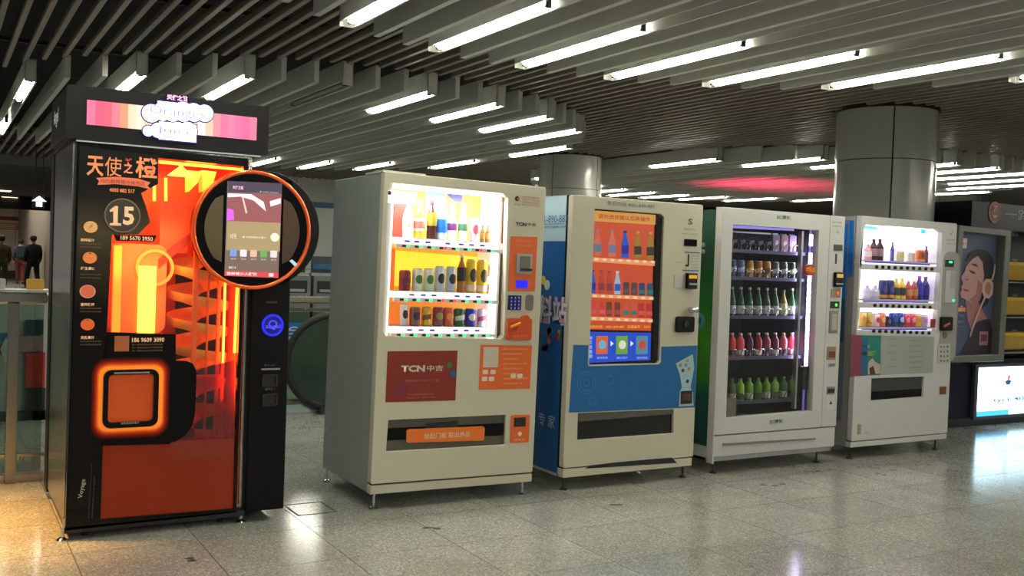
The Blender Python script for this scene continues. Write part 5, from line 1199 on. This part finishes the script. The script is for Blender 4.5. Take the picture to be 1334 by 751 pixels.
MB().path([(5.0,.01,.94)]+arc+[(5.0,.01,.06)], .035, 8).build('handrail', RUBBER, es_, smooth=2)
MB().box(.3, 5.0, -.04, .5, 0, .07).build('skirt', mat('dark_skirt', (40,42,42), .4), es_)
MB().box(-.3, 1.0, .05, .5, 0, .02).build('comb_plate', ALU, es_)
# display counters behind
CM = mat('grey_counter', (120,124,124), .35, .3)
for i, x in enumerate((4.2, 5.0, 5.8)):
    e = empty('display_counter', (x, 14.5, 0), ['left','middle','right'][i]+'most grey display counter seen in the gap behind the escalator', 'counter', 'grey counters behind the escalator')
    MB().box(0, .76, 0, .7, 0, .85).build('cabinet', CM, e, bevel=.01); MB().box(0, .76, 0, .7, .85, 1.2).build('display_box', CM, e, bevel=.01)
    MB().box(.06, .7, -.01, .0, .93, 1.12).build('display_window', SMOKE if False else DARK, e); MB().box(.1, .66, -.014, -.01, .95, .99).build('goods_strip', col((150,160,165)), e)
    MB().box(0, .76, .1, .7, 1.2, 1.24).build('top', ALU, e); MB().box(.03, .73, .2, .24, 1.24, 1.5).build('upper_rack', mat('rack', (60,66,70), .4), e)
    MB().box(.05, .71, .18, .2, 1.3, 1.38).build('blue_card', col((40,100,150)), e)
# shop display behind the left glass
for i, (x, y, w_, h_, z0, c__, lab) in enumerate(((.62,9.2,.32,.4,.55,(165,40,36),'red cushioned stool back behind the left glass balustrade'),(.62,9.3,.32,.3,.12,(26,26,28),'black storage box behind the left glass balustrade'),(.3,9.4,.7,.2,.97,(150,110,115),'pinkish folded cloth on the low cabinet behind the left glass'),(.62,9.45,.3,.16,1.18,(30,60,76),'dark teal picture card leaning behind the left handrail'))):
    pass
sh = empty('low_display_cabinet', (.1, 9.3, 0), 'low display cabinet with red and dark panels behind the left glass balustrade', 'cabinet')
MB().box(0, .95, 0, .4, 0, .08).build('plinth', DARK, sh); MB().box(0, .95, .05, .4, .08, 1.12).build('body', mat('cabinet_grey', (170,172,166), .5), sh)
def sp_(x0, y0, x1, y1, n, c__):
    a = onY(x0, (y0+y1)/2, 9.33); b = onY(x1, (y0+y1)/2, 9.33); t = onY((x0+x1)/2, y0, 9.33); u = onY((x0+x1)/2, y1, 9.33)
    MB().box(a.x-.1, b.x-.1, .0, .05, u.z, t.z).build(n, col(c__), sh)
sp_(33,460,58,505,'red_panel',(170,36,34)); sp_(33,506,58,560,'dark_bin',(28,26,26)); sp_(34,417,56,435,'picture',(24,52,66)); sp_(0,434,9,446,'blue_card',(40,100,150)); sp_(12,438,56,458,'pink_panel',(150,112,116)); sp_(0,448,8,462,'red_card',(130,60,70))
MB().prism([(.38,.62),(.42,.72),(.46,.66),(.44,.6),(.46,.54),(.42,.5)], (), -.006, .0).build('white_figure', col((200,190,185)), sh)
for i, (x, c__) in enumerate(((.1,(210,200,180)),(.35,(190,190,180)),(.65,(200,150,60)))):
    o = MB().prism(rrect(-.07,.07,0,.09,.01,3), (), -.03, .03).build('carton', col(c__), None, loc=(.1+x, 9.5, 1.12)); tag(o, ['cream','grey','yellow'][i]+' carton standing on the low cabinet behind the left handrail', 'carton')

# ------------------------------------------------------------------ walkers in the left passage
def skin(name, verts, edges, radii, m, parent, root=0, sub=1):
    me = bpy.data.meshes.new(name); me.from_pydata(verts, edges, []); me.materials.append(m)
    o = bpy.data.objects.new(name, me); C.objects.link(o); o.parent = parent
    sk = o.modifiers.new('skin', 'SKIN'); sk.use_smooth_shade = True
    for i, r in enumerate(radii): me.skin_vertices[0].data[i].radius = (r, r*.85 if False else r)
    me.skin_vertices[0].data[root].use_root = True
    s_ = o.modifiers.new('sub', 'SUBSURF'); s_.levels = sub; s_.render_levels = sub
    return o
def person(loc, H, face, label, coat, legs, hair, step=.18, pack=None, long_coat=False, arms_in=False):
    e = empty('person', loc, label, 'person', 'walkers in the left passage', rot=(0,0,face)); s = H/1.75
    def v(*a): return tuple(q*s for q in a)
    V = [v(0,0,.95), v(0,0,1.15), v(0,0,1.38), v(0,-.01,1.5), v(0,-.02,1.58), v(0,-.02,1.7),
         v(.1,0,.9), v(.1,-step,.5), v(.1,-step*1.3,.08), v(.1,-step*1.3-.16,.03),
         v(-.1,0,.9), v(-.1,step*.4,.5), v(-.1,step*1.5,.1), v(-.1,step*1.5-.14,.03),
         v(.19,0,1.4), v(.24,.04,1.14), v(.23,-.06,.9), v(.23,-.09,.81),
         v(-.19,0,1.4), v(-.24,-.02,1.14), v(-.23,-.1,.9), v(-.23,-.13,.81)]
    E_ = [(0,1),(1,2),(2,3),(3,4),(4,5),(0,6),(6,7),(7,8),(8,9),(0,10),(10,11),(11,12),(12,13),(2,14),(14,15),(15,16),(16,17),(2,18),(18,19),(19,20),(20,21)]
    Rr = [.13,.13,.14,.055,.085,.085,.085,.06,.04,.035,.085,.06,.04,.035,.06,.045,.035,.035,.06,.045,.035,.035]
    skin('body', V, E_, [r*s for r in Rr], col((190,140,115), .6), e)
    # trousers
    T_ = [V[0],V[6],V[7],V[8],V[10],V[11],V[12]]
    skin('trousers', T_, [(0,1),(1,2),(2,3),(0,4),(4,5),(5,6)], [r*s for r in (.15,.105,.085,.07,.105,.085,.07)], col(legs, .8), e)
    b_ = .8 if long_coat else .92
    skin('coat', [v(0,0,b_),v(0,0,1.15),v(0,0,1.4),v(0,-.01,1.49),V[14],V[15],V[16],V[18],V[19],V[20]], [(0,1),(1,2),(2,3),(2,4),(4,5),(5,6),(2,7),(7,8),(8,9)], [r*s for r in (.2,.18,.18,.08,.09,.075,.06,.09,.075,.06)], col(coat, .85), e, root=1)
    for k in (9, 13): MB().box(V[k][0]-.045*s, V[k][0]+.045*s, V[k][1]-.06*s, V[k][1]+.18*s, max(.0,V[k][2]-.03*s), V[k][2]+.05*s).build('shoe', col((24,22,22), .6), e, bevel=.015)
    MB().lathe(v(0,.005,1.6), [(.06*s,-.02*s),(.1*s,.04*s),(.105*s,.1*s),(.08*s,.15*s),(.02*s,.175*s)], 14).build('hair', col(hair, .7), e, smooth=True)
    if pack:
        MB().prism(rrect(-.15*s,.15*s,1.05*s,1.48*s,.06*s), (), .16*s, .32*s).build('backpack', col(pack, .7), e, bevel=.02)
    return e
q = onZ(42,378); person((q.x, q.y, 0), 1.84, math.radians(195), 'person in a long black coat walking away, nearest the arrow sign', (16,16,18), (18,18,20), (20,16,16), .22, long_coat=True)
q = onZ(26,370); person((q.x, q.y, 0), 1.74, math.radians(175), 'person with teal backpack and rust red trousers walking beside the black coated one', (60,56,60), (110,44,34), (20,16,16), .12, pack=(24,44,52))
q = onZ(1,378); person((q.x, q.y, 0), 1.8, math.radians(180), 'person in an olive green coat at the left edge of the picture', (74,72,34), (60,58,40), (26,20,16), .08, long_coat=True)

# ---- pieces of a part go one level deeper, under the part they sit on
SUB = {'key':'keypad','key_mark':'keypad','button':'button_bar','button_lamp':'button_bar','price_tag':'price_strip','note_slot_mouth':'note_slot','note_acceptor_window':'note_acceptor',
 'reader_window':'reader_panel','reader_button':'reader_panel','sticker_card':'instruction_sticker','sticker_icon':'instruction_sticker','poster_dot':'red_poster','poster_blot':'red_poster',
 'flap_slot':'delivery_flap','flap_sticker':'delivery_flap','flap_top':'delivery_flap','flap_reflection_bar':'delivery_flap','screen_header':'screen_glass','screen_shelf':'screen_glass','screen_tag':'screen_glass',
 'drink_picture':'screen_field','drink_picture_label':'screen_field','drink_picture_cap':'screen_field','step_picture':'screen_footer','step_picture_detail':'screen_footer','step_arrow':'screen_footer',
 'app_icon':'display','screen_graphic':'display','round_button':'display','red_bar':'display','price_ring':'price_disc','price_digit':'price_disc','rind_ring':'printed_orange','segment':'printed_orange','stalk':'printed_orange',
 'frame_glint':'dispenser_frame','coin_unit_top':'coin_unit','knob_ring':'coin_unit','return_lever':'coin_unit','card_slot_mouth':'card_slot','coin_tray':'coin_return','coin_card':'coin_guide',
 'window_glass':'door','slot':'slot_frame','logo_mark':'logo_disc','hatch_frame':'','cup_print_dark':'cup_print','cup_print_spot':'cup_print','icon_mark':'icon_disc','caster_wheel':'caster_plate','tray_lip':'tray','poster_figure':'poster_right'}
last = {}
bpy.context.view_layer.update()
for o in CREATED:
    if not o.parent or o.parent.parent: continue
    b_ = o.name.split('.')[0]
    t = SUB.get(b_)
    if t and (o.parent.name, t) in last:
        q_ = last[(o.parent.name, t)]
        if q_ is not o and q_.parent is o.parent: o.parent = q_; continue
    last[(o.parent.name, b_)] = o
# ------------------------------------------------------------------ lamps of the place outside the view
def area(name, loc, rot, sx, sy, e, c__, spread=None):
    l = bpy.data.lights.new(name, 'AREA'); l.shape = 'RECTANGLE'; l.size = sx; l.size_y = sy; l.energy = e; l.color = c__
    if spread: l.spread = spread
    o = bpy.data.objects.new(name, l); C.objects.link(o); o.location = loc; o.rotation_euler = rot; return o
area('red_sign_light', (10.4, 12.3, 1.7), (0, math.radians(-128), 0), .5, 1.6, 17, (1,.05,.14), math.radians(48))
area('warm_spot', (-.35, 5.8, 2.9), (0, math.radians(-5), 0), .25, .25, 42, (1,.5,.14), math.radians(50))
area('passage_light', (1.5, 40, 3.5), (0,0,0), 4, 8, 260, (1,.93,.82))
